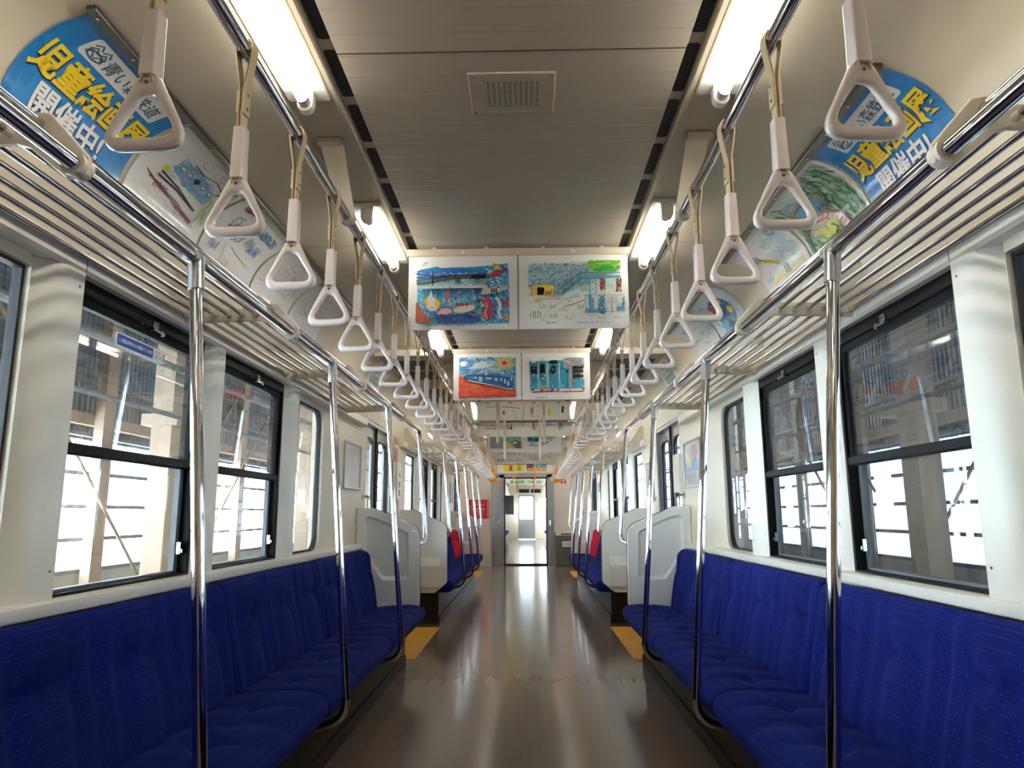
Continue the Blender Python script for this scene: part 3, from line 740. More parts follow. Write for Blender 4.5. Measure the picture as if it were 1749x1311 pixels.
def strap_proto(name, label, sleeve_m, ring_m, up=0.0):
    r = thing(name, label, 'hand strap', (0, 0, -50))
    m = MB(); w = 0.013
    half = [(0.0036, -0.207+up), (0.0038, -0.10), (0.007, -0.075), (0.0165, -0.02), (0.0185, 0.0), (0.0165, 0.012), (0.010, 0.0205)]
    path = [(-x, z) for x, z in half] + [(0, 0.0225)] + half[::-1]
    q = [Vector(p) for p in path]; o_, i_ = [], []
    for k, p in enumerate(q):
        d = (q[min(k+1, len(q)-1)]-q[max(k-1, 0)]).normalized(); n = Vector((-d.y, d.x))*0.0016
        o_.append(tuple(p+n)); i_.append(tuple(p-n))
    A = [[m.V((p[0], y, p[1])) for p in o_+i_[::-1]] for y in (-w, w)]; N = len(A[0])
    for k in range(N): m.face([A[0][k], A[1][k], A[1][(k+1) % N], A[0][(k+1) % N]])
    for y in (0, 1):
        for k in range(len(path)-1): m.face([A[y][k], A[y][k+1], A[y][N-2-k], A[y][N-1-k]])
    m.build('belt', BELT, r, smooth=False)
    for e, z1 in ((-1, -0.10), (1, -0.085)):
        if not up: m = MB(); m.box(e*0.0042, e*0.0088, -w*1.05, w*1.05, -0.152, z1); m.build('belt_tab', BELT, r, smooth=False)
        m = MB(); m.prism([(e*0.006-0.0016, up-0.287), (e*0.006+0.0016, up-0.287), (e*0.0095+0.0016, up-0.310), (e*0.0095-0.0016, up-0.310)], 'y', -w, w); m.build('belt_end', BELT, r, smooth=False)
    for z in () if up else (-0.105, -0.138):
        m = MB(); m.cyl((-0.0105, 0, z), (0.0105, 0, z), 0.004, 8); m.build('rivet', CHROME, r)
    m = MB()
    A = fillet2([(-0.0125, -0.015), (0.0125, -0.015), (0.0125, 0.015), (-0.0125, 0.015)], 0.005, 3)
    rows = [[m.V((x*f, y*f, z+up)) for x, y in A] for z, f in ((-0.188, 0.93), (-0.183, 0.98), (-0.243, 1.02), (-0.285, 1.08), (-0.298, 1.08))]
    for P, Q in zip(rows, rows[1:]):
        for k in range(len(P)): m.face([P[k], P[(k+1) % len(P)], Q[(k+1) % len(P)], Q[k]])
    m.face(rows[0]); m.face(rows[-1]); m.build('sleeve', sleeve_m, r)
    m = MB(); n = 7
    out = fillet2([(0.0165, -0.295), (0.0735, -0.424), (-0.0735, -0.424), (-0.0165, -0.295)], [0.013, 0.027, 0.027, 0.013], n)
    inn = fillet2([(0.010, -0.328), (0.0530, -0.403), (-0.0530, -0.403), (-0.010, -0.328)], [0.018, 0.016, 0.016, 0.018], n)
    # gently bowed sides
    bow = lambda p: (p[0]*(1+0.10*math.sin(max(0, min(1, (-0.293-p[1])/0.131))*PI)), p[1])
    out = [bow(p) for p in out]; inn = [bow(p) for p in inn]
    rings = []
    for a, b in zip(out, inn):
        c = Vector(((a[0]+b[0])/2, (a[1]+b[1])/2)); h = (Vector(a)-Vector(b))/2; K = 10; row = []
        for k in range(K):
            t = 2*PI*k/K; ex = math.copysign(abs(math.cos(t))**0.75, math.cos(t)); ey = math.copysign(abs(math.sin(t))**0.75, math.sin(t))
            row.append(m.V((c.x+h.x*ex, 0.0105*ey, c.y+h.y*ex+up)))
        rings.append(row)
    N = len(rings)
    for i in range(N):
        P, Q = rings[i], rings[(i+1) % N]
        for k in range(10): m.face([P[k], P[(k+1) % 10], Q[(k+1) % 10], Q[k]])
    g = m.build('handle', ring_m, r, angle=70)
    m = MB(); m.cyl((0, -0.0112, up-0.310), (0, 0.0112, up-0.310), 0.0035, 10); m.build('pin', DKSTEEL, g)
    return r
P_W = strap_proto('hand_strap', 'x', RING, RING); P_O = strap_proto('hand_strap', 'x', ORANGE, ORANGE); P_M = strap_proto('hand_strap', 'x', ORANGE, RING); P_S = strap_proto('hand_strap', 'x', RING, RING, 0.088)
_used = set()
def strap(P, x, y, z, label, group, rz=0.0):
    if P.name in _used: o = dup(P, (x, y, z), label, group)
    else: _used.add(P.name); o = P; o.location = (x, y, z); o['label'] = label; o['group'] = group
    o.rotation_euler = (0, 0, rz)
    return o
rr = random.Random(4)
for s in (-1, 1):
    q = SIDE[s]
    for k in range(14): strap(P_W, s*XS, 1.04+0.357*k, ZS, 'ivory triangular hand strap, %s from the camera in the %s row' % (ORD[k], q), 'ivory hand straps over the near benches', rr.uniform(-0.10, 0.10))
    for k in range(5): strap(P_S, s*XS, 6.15+0.32*k, ZS, 'higher-hung ivory strap by the near %s door, %s from the camera' % (q, ORD[k]), 'short ivory straps by the near doors', rr.uniform(-0.1, 0.1))
    for k in range(13): strap(P_W, s*XS, 7.78+0.355*k, ZS, 'small distant ivory strap, %s of the %s row over the farther bench' % (ORD[k], q), 'ivory hand straps over the farther benches', rr.uniform(-0.1, 0.1))
    for k in range(4): strap(P_O, s*XS, 12.4+0.355*k, ZS, 'orange hand strap, %s of the orange ones at the far end of the %s row' % (ORD[k], q), 'orange hand straps near the end wall', rr.uniform(-0.05, 0.05))
    for k in range(2): strap(P_S, s*XS, 14.2+0.32*k, ZS, 'ivory strap beyond the orange ones on the %s, %s of two by the end wall' % (q, ORD[k]), 'ivory straps by the end wall')
for j, (y, z, nm) in enumerate(((6.08, 2.075, 'nearest'), (7.92, 2.07, 'middle'), (13.6, 1.99, 'farthest'))):
    r = thing('cross_rail', '%s of the three chrome rails crossing the aisle under the ceiling' % nm, 'overhead rail', (0, y, z), 'overhead rails across the aisle')
    m = MB(); m.cyl((-XS+0.012, 0, 0), (XS-0.012, 0, 0), 0.0135, 14); m.build('rail', CHROME, r)
    for e in (-1, 1):
        m = MB(); m.cyl((e*(XS-0.08), 0, 0), (e*(XS-0.01), 0, 0), 0.018, 14); m.build('end_clamp', STEEL, r)
    for e in (-1, 1):
        strap(P_M if j == 2 else P_W, -0.014+e*0.195, y, z, '%s strap seen edge-on at the %s of the %s cross rail' % ('orange sleeved' if j == 2 else 'ivory', SIDE[e], nm), 'edge-on straps on the cross rails', PI/2)
# straps in the next car
for s in (-1, 1):
    for k in range(8): strap(P_W, s*XS, 17.5+0.7*k, ZS, 'strap in the next car, %s along the %s rail beyond the end doorway' % (ORD[k], SIDE[s]), 'straps in the next car')
for k, x in enumerate((-0.2, 0.19)): strap(P_O, x, 17.0, 1.98, 'orange strap just inside the next car, %s of the pair in the doorway' % SIDE[-1 if k == 0 else 1], 'orange straps in the next car', PI/2)
r = thing('cross_rail', 'thin chrome cross rail just inside the next car', 'overhead rail', (0, 17.0, 1.98)); m = MB(); m.cyl((-0.55, 0, 0), (0.55, 0, 0), 0.013, 12); m.build('rail', CHROME, r)
for e in (-1, 1):
    m = MB(); m.box(e*0.535, e*0.55, -0.012, 0.012, -0.02, 0.36); m.build('hanger', BRKT, r, smooth=False)
for s in (-1, 1):
    r = thing('strap_rail', 'overhead strap rail on the %s in the next car' % SIDE[s], 'overhead rail', (s*XS, 16, ZS)); m = MB(); m.cyl((0, 0.2, 0), (0, 14, 0), 0.0155, 12); m.build('rail', CHROME, r)
    for y in (1.0, 4.4, 7.0, 9.6, 12.6):
        m = MB(); m.prism([(s*a, b) for a, b in ((0.027, 0.285), (0.107, 0.285), (0.026, -0.004), (0.018, -0.022), (-0.018, -0.022), (-0.026, 0.0))], 'y', y-0.006, y+0.006); m.build('bracket', BRKT, r, smooth=False)

# ------------------------------------------------------------------ fluorescent lamps
def lamp(s, y0, y1, label):
    r = thing('fluorescent_lamp', label, 'ceiling light', (s*0.625, y0, 2.335), 'fluorescent lamps in the ceiling recesses')
    L = y1-y0
    m = MB(); m.prism(fillet2([(-0.066, 0), (0.066, 0), (0.066, L), (-0.066, L)], 0.01, 3), 'z', -0.018, -0.001); m.build('housing', WHITEP, r, smooth=False, bevel=0.002)
    m = MB(); m.cyl((0, 0.075, -0.052), (0, L-0.075, -0.052), 0.0165, 18); m.build('tube', TUBE, r)
    for a, b in ((0.045, 0.08), (L-0.08, L-0.045)):
        m = MB(); m.cyl((0, a, -0.052), (0, b, -0.052), 0.017, 16); m.build('tube_cap', STEEL, r)
    for a, b in ((0.02, 0.05), (L-0.05, L-0.02)):
        m = MB(); P = [(0.024, -0.017)] + [(0.024*math.cos(t), -0.054-0.024*math.sin(t)) for t in [PI*k/10 for k in range(11)]] + [(-0.024, -0.017)]
        m.prism(P, 'y', a, b); m.build('socket', WHITEP, r, bevel=0.002)
LY = [(-2.9, -1.7), (-1.3, -0.1), (0.78, 2.02), (2.79, 3.49), (4.62, 5.47), (6.35, 7.55), (8.1, 9.3), (10.3, 11.5), (12.4, 13.6), (14.2, 15.4)]  # last pair, by the end wall, added to brighten it
for s in (-1, 1):
    for k, (a, b) in enumerate(LY):
        lamp(s, a, b, ('lit fluorescent lamp behind the camera, %s of two on the %s' % (ORD[k], SIDE[s])) if k < 2 else '%s lit fluorescent lamp in the %s ceiling recess, counted from the camera' % (ORD[k-2], SIDE[s]))
    for k, (a, b) in enumerate(((18.5, 19.7), (23.5, 24.7))): lamp(s, a, b, '%s lit lamp on the %s in the next car' % (ORD[k], SIDE[s]))

# ------------------------------------------------------------------ ceiling speakers, return air grilles
for k, y in enumerate((1.995, 5.39, 8.8, 12.2)):
    r = thing('ceiling_speaker', 'square perforated speaker plate in the ribbed ceiling, %s from the camera' % ORD[k], 'speaker', (0, y, 2.318), 'speaker plates in the ceiling')
    m = MB(); m.box(-0.128, 0.128, -0.108, 0.108, -0.006, 0.0); m.build('plate', RIB, r, smooth=False, bevel=0.002)
    m = MB()
    for i in range(10):
        for j in range(11): m.box(-0.075+i*0.0162, -0.075+i*0.0162+0.0085, -0.066+j*0.0118, -0.066+j*0.0118+0.005, -0.0066, -0.0058)
    m.build('perforations', mat('speaker_holes_%d' % k, srgb(126, 118, 106), 0.8), r, smooth=False)
    m = MB()
    for e in (-1, 1):
        for f in (-1, 1): m.cyl((e*0.117, f*0.096, -0.008), (e*0.117, f*0.096, -0.005), 0.004, 8)
    m.build('screw', CHROME, r)
def grille_mat():
    mm = mat('hex_grille', DARK.node_tree.nodes['Principled BSDF'].inputs['Base Color'].default_value[:], 0.6)
    nt = mm.node_tree; b = nt.nodes['Principled BSDF']; tc = nt.nodes.new('ShaderNodeTexCoord')
    mp = nt.nodes.new('ShaderNodeMapping'); mp.inputs['Rotation'].default_value = (0, 0, PI/4)
    vo = nt.nodes.new('ShaderNodeTexVoronoi'); vo.feature = 'DISTANCE_TO_EDGE'; vo.inputs['Scale'].default_value = 75; vo.inputs['Randomness'].default_value = 0
    lt = nt.nodes.new('ShaderNodeMath'); lt.operation = 'LESS_THAN'; lt.inputs[1].default_value = 0.07
    mx = nt.nodes.new('ShaderNodeMix'); mx.data_type = 'RGBA'; mx.inputs[6].default_value = srgb(12, 11, 10); mx.inputs[7].default_value = srgb(84, 78, 68)
    nt.links.new(tc.outputs['Object'], mp.inputs[0]); nt.links.new(mp.outputs[0], vo.inputs[0]); nt.links.new(vo.outputs['Distance'], lt.inputs[0]); nt.links.new(lt.outputs[0], mx.inputs[0]); nt.links.new(mx.outputs[2], b.inputs['Base Color'])
    return mm
HEX = grille_mat()
for s in (-1, 1):
    r = thing('return_air_grille', 'grey return air panel with black hexagon mesh in the ceiling over the near %s door' % SIDE[s], 'air grille', (s*0.92, 5.36, 2.305))
    m = MB(); m.box(-s*0.195, s*0.19, 0.02, 2.52, -0.037, -0.001); m.build('panel', CEILG, r, smooth=False)
    for q0 in (0.0, 2.52):
        m = MB(); m.box(-s*0.2, s*0.205, q0, q0+0.03, -0.048, -0.001); m.build('lip', TRIM, r, smooth=False, bevel=0.003)
    for y in (0.24, 0.68, 1.56, 2.0):
        m = MB(); z = [(-s*0.175 if i % 2 else -s*0.162, y+0.38*i/14) for i in range(15)] + [(s*0.135 if i % 2 else s*0.15, y+0.38-0.38*i/14) for i in range(15)]
        m.prism(z, 'z', -0.0385, -0.036); m.build('mesh', HEX, r, smooth=False)
# ------------------------------------------------------------------ posters
K = lambda r, g, b: srgb(r, g, b)
BLK = K(25, 25, 28); WHT = K(235, 235, 235); INKC = K(70, 70, 75)
def hang(y, z0, x0, art, label, group=None):
    """B3 sheet hanging across the aisle, face to the camera"""
    o = art.build('hanging_poster', lambda a, b, d: (x0+a/1000, y-d, z0+b/1000), INK, None, 0.0012, label, 'poster', group)
    return o
def holder(y, zt, label, nums=None):
    r = thing('poster_holder', label, 'poster holder', (0, y, zt))
    m = MB(); m.box(-0.528, 0.528, -0.008, 0.012, -0.036, 0.0); m.build('clamp_bar', BRKT, r, smooth=False, bevel=0.003)
    for x in (-0.40, -0.15, 0.12, 0.40):
        m = MB(); m.box(x-0.010, x+0.010, -0.002, 0.008, 0, 2.319-zt); m.build('hanger', BRKT, r, smooth=False)
        if not nums: m = MB(); m.box(x-0.014, x+0.014, -0.012, -0.007, -0.022, -0.006); m.build('clip', DKSTEEL, r, smooth=False)
    if nums:
        for x, t in zip((-0.262, 0.262), nums):
            a = Art(18, 18, WHT); a.f.clear(); a.c.clear(); a.v.clear(); a.px(0, 18, 1.0)
            a.ell(9, 9, 8.5, 8.5, WHT, 20); a.ell(9, 9, 7.6, 7.6, K(246, 246, 246), 20); a.text(t, 7.0, 12.6, 10, INKC)
            bm = a.build('number_badge', lambda u, v, d, x=x: (x-0.009+u/1000, -0.0085-d, -0.027+v/1000), INK, r, 0.0003, sheet=False)
    return r
GAP = 0.004; PW = 0.5155
def caption(a, t1, t2, y=357.5, x=95):
    a.px(0, a.H, 1.0); a.text(t1, x, y, 12.5, INKC, 0.012); a.text(t2, x+138, y-1, 8.2, INKC, 0.0)

# banner 1, left: fish and a ship
Y1, Y2, Y3, Y4, Y5 = 3.27, 5.38, 8.02, 10.1, 12.4
ZB = 1.911; ZT = 2.308
a = Art(PW*1000, 364, WHT, 3); a.px(30, 1160, 3.2)
a.rect(165, 235, 1555, 1070, K(95, 185, 222))
a.poly([(165, 235), (220, 210), (330, 190), (460, 160), (520, 190), (700, 178), (900, 180), (1200, 165), (1540, 125), (1555, 240), (165, 300)], K(30, 150, 215))
cols = [K(70, 165, 222), K(130, 212, 236), K(170, 226, 240), K(45, 138, 212), K(95, 190, 230), K(218, 242, 247)]
a.strokes(170, 520, 1150, 1060, 230, 90, 15, cols, 1.1, 0.7, 0.4)
a.strokes(1150, 180, 1553, 520, 90, 80, 16, cols, 0.5, 0.8, 0.4)
a.strokes(1050, 520, 1553, 1060, 120, 70, 16, cols[:4]+[K(25, 70, 150), K(20, 60, 140)], 1.0, 0.8, 0.4)
a.strokes(480, 930, 1100, 1065, 60, 130, 22, [K(45, 85, 165), K(60, 110, 185), K(50, 75, 150)], 0.1, 0.3)
a.rect(165, 290, 1200, 380, K(40, 105, 200)); a.poly([(165, 300), (600, 255), (900, 250), (1120, 300), (1200, 340), (165, 370)], K(45, 110, 205))
a.strokes(170, 285, 1150, 370, 90, 45, 8, [WHT, K(200, 220, 235), K(120, 180, 225)], 0.05, 0.3)
a.poly([(170, 400), (420, 380), (800, 335), (1200, 335), (1205, 520), (170, 520)], K(150, 205, 215))
a.strokes(180, 400, 1200, 515, 70, 60, 10, [K(225, 235, 238), K(110, 190, 205), K(190, 220, 225)], 0.0, 0.4)
for yy, wd in ((395, 13), (420, 8), (450, 14)): a.line([(165, yy+20), (420, yy), (760, yy-60), (980, yy-60)], wd, BLK, 5)
for _ in range(24): x = a.rnd.uniform(170, 1150); a.line([(x, a.rnd.uniform(340, 460)), (x+a.rnd.uniform(20, 90), a.rnd.uniform(330, 450))], 8, BLK)
a.line([(165, 425), (180, 470), (300, 455)], 8, BLK); a.oval(640, 300, 500, 55, 8, K(40, 40, 60))
a.poly([(990, 340), (1200, 338), (1200, 395), (992, 396)], BLK); a.scrib(985, 335, 1205, 400, 40, 14, BLK); a.scrib(750, 385, 835, 480, 16, 9, BLK); a.line([(415, 280), (410, 520)], 16, BLK); a.line([(560, 345), (1205, 340)], 9, BLK)
for x in range(1010, 1210, 26): a.line([(x, 400), (x+3, 520)], 5, BLK)
for x in range(200, 1200, 52): a.line([(x, 505), (x+8, 545), (x+28, 545), (x+38, 510)], 22, WHT); a.line([(x, 505), (x+8, 548), (x+28, 548), (x+38, 510)], 4, BLK, 3)
a.poly([(1320, 190), (1390, 180), (1440, 245), (1330, 270)], K(240, 195, 60)); a.poly([(1240, 340), (1340, 290), (1480, 260), (1530, 210), (1530, 260), (1440, 330), (1300, 372), (1250, 368)], K(205, 35, 60))
a.line([(1320, 190), (1390, 180), (1450, 250)], 6, BLK); a.line([(1240, 345), (1340, 295), (1480, 262), (1530, 210), (1525, 265), (1440, 335), (1300, 375), (1240, 365)], 6, BLK); a.line([(1330, 140), (1340, 190)], 8, BLK); a.scrib(1195, 285, 1245, 350, 10, 8, BLK)
a.poly([(1110, 660), (1200, 530), (1270, 560), (1420, 520), (1545, 510), (1540, 560), (1400, 620), (1260, 640)], K(200, 196, 190))
for x in (1305, 1340, 1372): a.line([(x-8, 560), (x, 625)], 22, BLK)
a.scrib(1420, 520, 1530, 565, 16, 5, BLK); a.ell(1395, 540, 16, 13, BLK)
sq = [(390, 560), (410, 610), (420, 680), (500, 725), (540, 780), (510, 850), (460, 900), (390, 905), (320, 850), (292, 770), (310, 710), (355, 660), (375, 610)]
a.poly(sq, K(232, 228, 222)); a.line(sq, 5, BLK, 0, True); a.poly([(300, 720), (340, 700), (345, 820), (315, 830), (292, 775)], K(245, 190, 40)); a.poly([(450, 720), (500, 728), (540, 785), (505, 840), (465, 850)], K(245, 195, 45))
a.line([(380, 865), (400, 845), (410, 865), (435, 850)], 6, BLK)
a.line([(680, 530), (640, 600), (655, 680), (640, 760), (635, 800)], 16, K(220, 70, 80)); a.line([(620, 590), (670, 600)], 10, K(220, 70, 80)); a.ell(640, 690, 26, 40, K(215, 90, 95))
a.line([(690, 665), (780, 655), (860, 645)], 14, K(190, 180, 190)); a.line([(780, 660), (850, 640)], 16, K(210, 60, 60)); a.ell(835, 648, 20, 8, BLK)
a.ell(610, 905, 95, 55, K(232, 175, 195), 20, -0.1); a.oval(610, 905, 95, 55, 5, K(120, 40, 60), 20, -0.1); a.poly([(520, 900), (480, 950), (540, 965)], K(225, 150, 175))
a.ell(890, 870, 170, 60, K(228, 205, 198), 24, -0.15); a.oval(890, 870, 170, 60, 5, BLK, 24, -0.15)
for x in (800, 860, 925): a.ell(x, 805, 24, 26, K(200, 50, 60)); a.oval(x, 805, 24, 26, 4, BLK)
a.scrib(950, 740, 1090, 810, 20, 6, K(60, 60, 60)); a.strokes(1030, 740, 1100, 900, 40, 18, 4, [BLK, K(110, 110, 110)], 1.2, 1.0)
for x in range(550, 700, 35): a.line([(x, 860), (x+12, 838), (x+24, 862)], 9, BLK)
for x, y in ((345, 925), (400, 950), (935, 715), (705, 800), (910, 600), (695, 775)): a.oval(x, y, 13, 15, 4, K(30, 40, 90), 10)
a.ell(1030, 960, 55, 25, K(90, 130, 150)); a.oval(1030, 965, 58, 40, 4, K(60, 70, 80)); a.ell(1025, 935, 40, 10, BLK)
a.poly([(170, 770), (205, 780), (240, 880), (300, 950), (370, 1000), (400, 1078), (165, 1078)], K(196, 100, 72)); a.strokes(168, 800, 380, 1075, 30, 60, 9, [K(175, 85, 60), K(215, 130, 95)], 0.9, 0.4, 0.2, lambda x, y: y > 780+(x-170)*1.1)
for x0, c1, c2 in ((1190, K(215, 50, 50), K(240, 190, 110)), (1260, K(200, 30, 70), K(150, 20, 40)), (1390, K(215, 228, 235), WHT)):
    p = [(x0-30, 700), (x0+20, 760), (x0+40, 850), (x0+10, 930), (x0+40, 1030)]
    a.line(p, 46, c1, 6); a.line(p, 12, c2, 6)
a.ell(1230, 745, 42, 42, K(205, 45, 85)); a.ell(1165, 830, 30, 24, K(235, 200, 180)); a.ell(1175, 970, 30, 30, K(210, 60, 50))
for _ in range(26): a.ell(1385+a.rnd.uniform(-30, 45), a.rnd.uniform(720, 1020), 4, 4, K(60, 90, 150), 8)
a.line([(1425, 730), (1500, 780), (1560, 850)], 26, K(205, 40, 70)); a.line([(1555, 700), (1490, 790), (1450, 860)], 26, K(205, 40, 70))
a.ell(1515, 1010, 50, 55, K(215, 175, 120)); a.oval(1515, 1010, 50, 55, 5, BLK); a.line([(1480, 990), (1515, 960), (1550, 990)], 10, K(240, 210, 120)); a.scrib(1490, 980, 1545, 1040, 9, 4, BLK)
a.line([(308, 150), (315, 190), (250, 205), (300, 160), (340, 155)], 8, K(30, 90, 160))
caption(a, 'お魚をみに 行ったよ', '八戸市立八戸小学校　1年　佐 藤　凛 花')
holder(Y1, ZT, 'cream clamp bar holding the first pair of hanging posters, nearest the camera', '12')
hang(Y1, ZB, -PW-GAP, a, 'hanging poster of a painted blue sea with fish, squid and red ship')

# banner 1, right: station and footbridge
a = Art(PW*1000, 364, WHT, 5); a.px(50, 1125, 3.2)
cb = [K(70, 150, 185), K(110, 180, 205), K(50, 125, 170), K(140, 195, 212)]
a.rect(190, 105, 1560, 470, K(205, 222, 228)); a.rect(560, 460, 1200, 640, K(218, 230, 233))
a.strokes(192, 107, 1110, 480, 520, 48, 8, cb, -0.5, 0.7); a.strokes(560, 380, 900, 640, 120, 45, 8, cb, -0.6, 0.6, 0.2, lambda x, y: y < 640-(x-600)*0.3)
a.strokes(900, 420, 1560, 620, 120, 40, 5, [K(170, 205, 220), K(190, 215, 225)], -0.3, 0.7)
a.poly([(1070, 130), (1110, 105), (1575, 100), (1575, 250), (1480, 285), (1300, 290), (1180, 270), (1090, 200)], K(150, 210, 90))
a.strokes(1075, 105, 1570, 285, 120, 70, 11, [K(70, 175, 50), K(100, 195, 60), K(45, 155, 45), K(180, 220, 120)], -0.2, 0.4, 0.2, lambda x, y: y < 280 and (x > 1180 or y < 110+(x-1060)*1.2)); a.ell(1330, 235, 160, 38, K(35, 170, 50), 20, -0.1, 0.08)
bl = K(60, 130, 165)
a.line([(680, 640), (980, 390), (1570, 365)], 34, K(75, 155, 185)); a.line([(660, 545), (975, 300), (1570, 300)], 16, bl); a.line([(670, 655), (1000, 395), (1570, 378)], 8, bl); a.line([(975, 300), (975, 400)], 12, bl)
for t in range(10): x = 700+t*28; y = 640-(t+0.4)*24; a.line([(x, y), (x+14, y-85), (x+26, y-30)], 6, K(90, 110, 120), 4)
for x in range(1000, 1560, 34): a.line([(x, 360), (x+8, 315), (x+20, 345)], 6, K(110, 140, 155), 4)
for x in (1105, 1200): a.line([(x, 385), (x+4, 660)], 9, bl)
for y in (400, 520, 600): a.line([(1105, y+90), (1200, y)], 6, bl); a.line([(1105, y), (1200, y+90)], 4, bl)
for x in (1295, 1535): a.strokes(x-38, 395, x+38, 580 if x < 1400 else 610, 50, 60, 11, [K(140, 60, 30), K(110, 40, 22), K(175, 95, 60)], 1.5, 0.2)
a.poly([(235, 510), (330, 490), (560, 490), (578, 530), (560, 600), (560, 655), (235, 655)], K(236, 206, 96)); a.line([(190, 500), (330, 487), (560, 487), (580, 525), (560, 580), (560, 655)], 5, BLK, 2)
for y in (500, 520, 550, 620, 650): a.line([(185, y), (235, y+3)], 5, BLK)
a.line([(235, 515), (238, 655)], 6, BLK); a.scrib(325, 525, 425, 645, 34, 9, K(60, 40, 35)); a.oval(280, 560, 16, 26, 4, K(180, 140, 40)); a.scrib(440, 585, 510, 645, 9, 14, K(210, 25, 35)); a.line([(535, 560), (530, 650)], 14, K(70, 120, 50))
a.scrib(575, 605, 660, 645, 12, 5, bl)
a.line([(200, 755), (260, 740), (420, 712), (700, 712), (830, 690)], 4, K(150, 90, 80)); a.line([(835, 692), (640, 770), (470, 900), (385, 1045)], 5, K(140, 70, 60)); a.line([(385, 1045), (415, 1052)], 4, K(170, 60, 60))
a.line([(720, 825), (860, 795), (1030, 725)], 11, K(150, 50, 45)); a.line([(835, 690), (760, 800)], 4, K(120, 90, 80)); a.line([(800, 710), (860, 780)], 4, K(150, 130, 110)); a.line([(770, 760), (830, 750)], 4, K(120, 90, 80))
def tuft(x, y, w2, h, col):
    for k in range(5): a.line([(x-w2/2+k*w2/4, y), (x-w2/2+k*w2/4+a.rnd.uniform(-14, 14), y-h*a.rnd.uniform(0.6, 1.1))], w2*0.10, col)
for x, y, w2, h, d in ((340, 770, 90, 70, 0), (400, 865, 100, 70, 1), (545, 850, 90, 60, 0), (300, 1005, 140, 110, 2), (560, 1005, 110, 80, 0), (780, 1030, 100, 60, 1), (705, 905, 110, 60, 1), (960, 875, 80, 90, 2), (895, 705, 80, 70, 0), (630, 725, 60, 50, 0), (1040, 605, 110, 80, 2), (1420, 555, 80, 70, 1), (1285, 650, 90, 50, 1), (1265, 1025, 90, 50, 1), (1490, 1020, 80, 50, 1), (860, 1000, 20, 60, 0)):
    tuft(x, y, w2, h, (K(120, 175, 85), K(165, 200, 120), K(80, 160, 55))[d])
a.rect(1025, 655, 1605, 940, K(226, 228, 230)); a.line([(1025, 660), (1600, 660)], 5, INKC)
a.strokes(1085, 650, 1150, 935, 60, 60, 12, [K(55, 150, 195), K(95, 175, 205)], 1.4, 0.3); a.strokes(1225, 655, 1320, 935, 80, 60, 12, [K(55, 150, 195), K(80, 165, 200)], 1.4, 0.4); a.strokes(1030, 870, 1330, 940, 70, 50, 10, [K(70, 150, 190), K(100, 175, 205)], 0, 0.3); a.strokes(1490, 850, 1600, 910, 30, 50, 10, [K(90, 170, 205)], 0, 0.3); a.strokes(1565, 710, 1602, 870, 20, 50, 10, [K(70, 160, 200)], 1.4, 0.3)
for x0, x1 in ((1040, 1085), (1165, 1222), (1340, 1415), (1420, 1490)): a.line([(x0, 930), (x0, 715), (x0+8, 700), (x1-8, 700), (x1, 715), (x1, 930)], 5, K(120, 90, 90))
for x in (1380, 1455): a.oval(x, 760, 16, 40, 5, K(60, 60, 70))
a.line([(1025, 660), (1030, 940), (1605, 920), (1602, 700)], 4, INKC); a.line([(1070, 985), (1200, 975), (1215, 950)], 5, K(160, 100, 100)); a.ell(1520, 820, 9, 9, K(180, 60, 60)); a.ell(1260, 950, 12, 14, BLK); a.ell(1295, 955, 12, 14, BLK); a.line([(1380, 925), (1380, 950), (1430, 950), (1430, 920)], 4, K(160, 90, 90)); a.oval(1055, 680, 26, 12, 4, INKC)
caption(a, '駅とボク', '十和田市立第二小学校　4年　田 沼　 亮', x=125)
hang(Y1, ZB, GAP, a, 'hanging crayon poster of a blue footbridge, yellow house, grass tufts and train')

# banner 2, left: blue train on red sand
a = Art(PW*1000, 364, WHT, 8); a.px(40, 580, 1.592)
a.rect(108, 60, 798, 545, K(110, 175, 225))
a.strokes(110, 62, 796, 290, 130, 90, 16, [K(80, 150, 215), K(140, 195, 230), K(175, 210, 232), K(60, 135, 205)], 0.15, 0.4)
a.ell(165, 135, 48, 35, K(226, 232, 240), 18, 0, 0.1); a.poly([(240, 195), (280, 160), (330, 140), (380, 95), (420, 110), (470, 140), (530, 150), (500, 175), (400, 180), (300, 198)], K(222, 228, 236)); a.strokes(250, 120, 500, 195, 20, 60, 10, [K(205, 215, 226), K(235, 238, 242)], -0.2, 0.3)
a.poly([(108, 282), (200, 300), (420, 380), (600, 440), (798, 450), (798, 545), (108, 545)], K(232, 96, 70)); a.strokes(110, 300, 796, 540, 150, 130, 16, [K(238, 120, 90), K(222, 80, 58), K(240, 105, 78), K(226, 70, 52)], 0.05, 0.15, 0.1, lambda x, y: y > 300+(x-108)*0.28)
a.strokes(110, 530, 796, 544, 40, 60, 10, [K(220, 70, 40)], 0, 0.1)
for k in range(26):
    t = 2*PI*k/26; R0, R1 = (85, 140) if k % 2 else (80, 110)
    a.line([(660+math.cos(t)*R0*0.75, 132+math.sin(t)*R0*0.7), (min(796, 660+math.cos(t)*R1), max(62, 132+math.sin(t)*R1*0.8))], 11, K(200, 210, 90) if k % 3 else K(225, 215, 80))
a.ell(660, 132, 62, 60, K(226, 226, 190), 24, 0, 0.05)
for k in range(14): t = 2*PI*k/14+0.1; a.line([(660+math.cos(t)*42, 132+math.sin(t)*40), (660+math.cos(t)*66, 132+math.sin(t)*62)], 7, K(180, 30, 45))
a.ell(660, 132, 33, 30, K(225, 40, 45), 20)
tr = [(172, 300), (200, 275), (280, 272), (420, 282), (620, 300), (700, 310), (762, 318), (762, 450), (700, 450), (560, 405), (430, 375), (230, 345), (180, 330)]
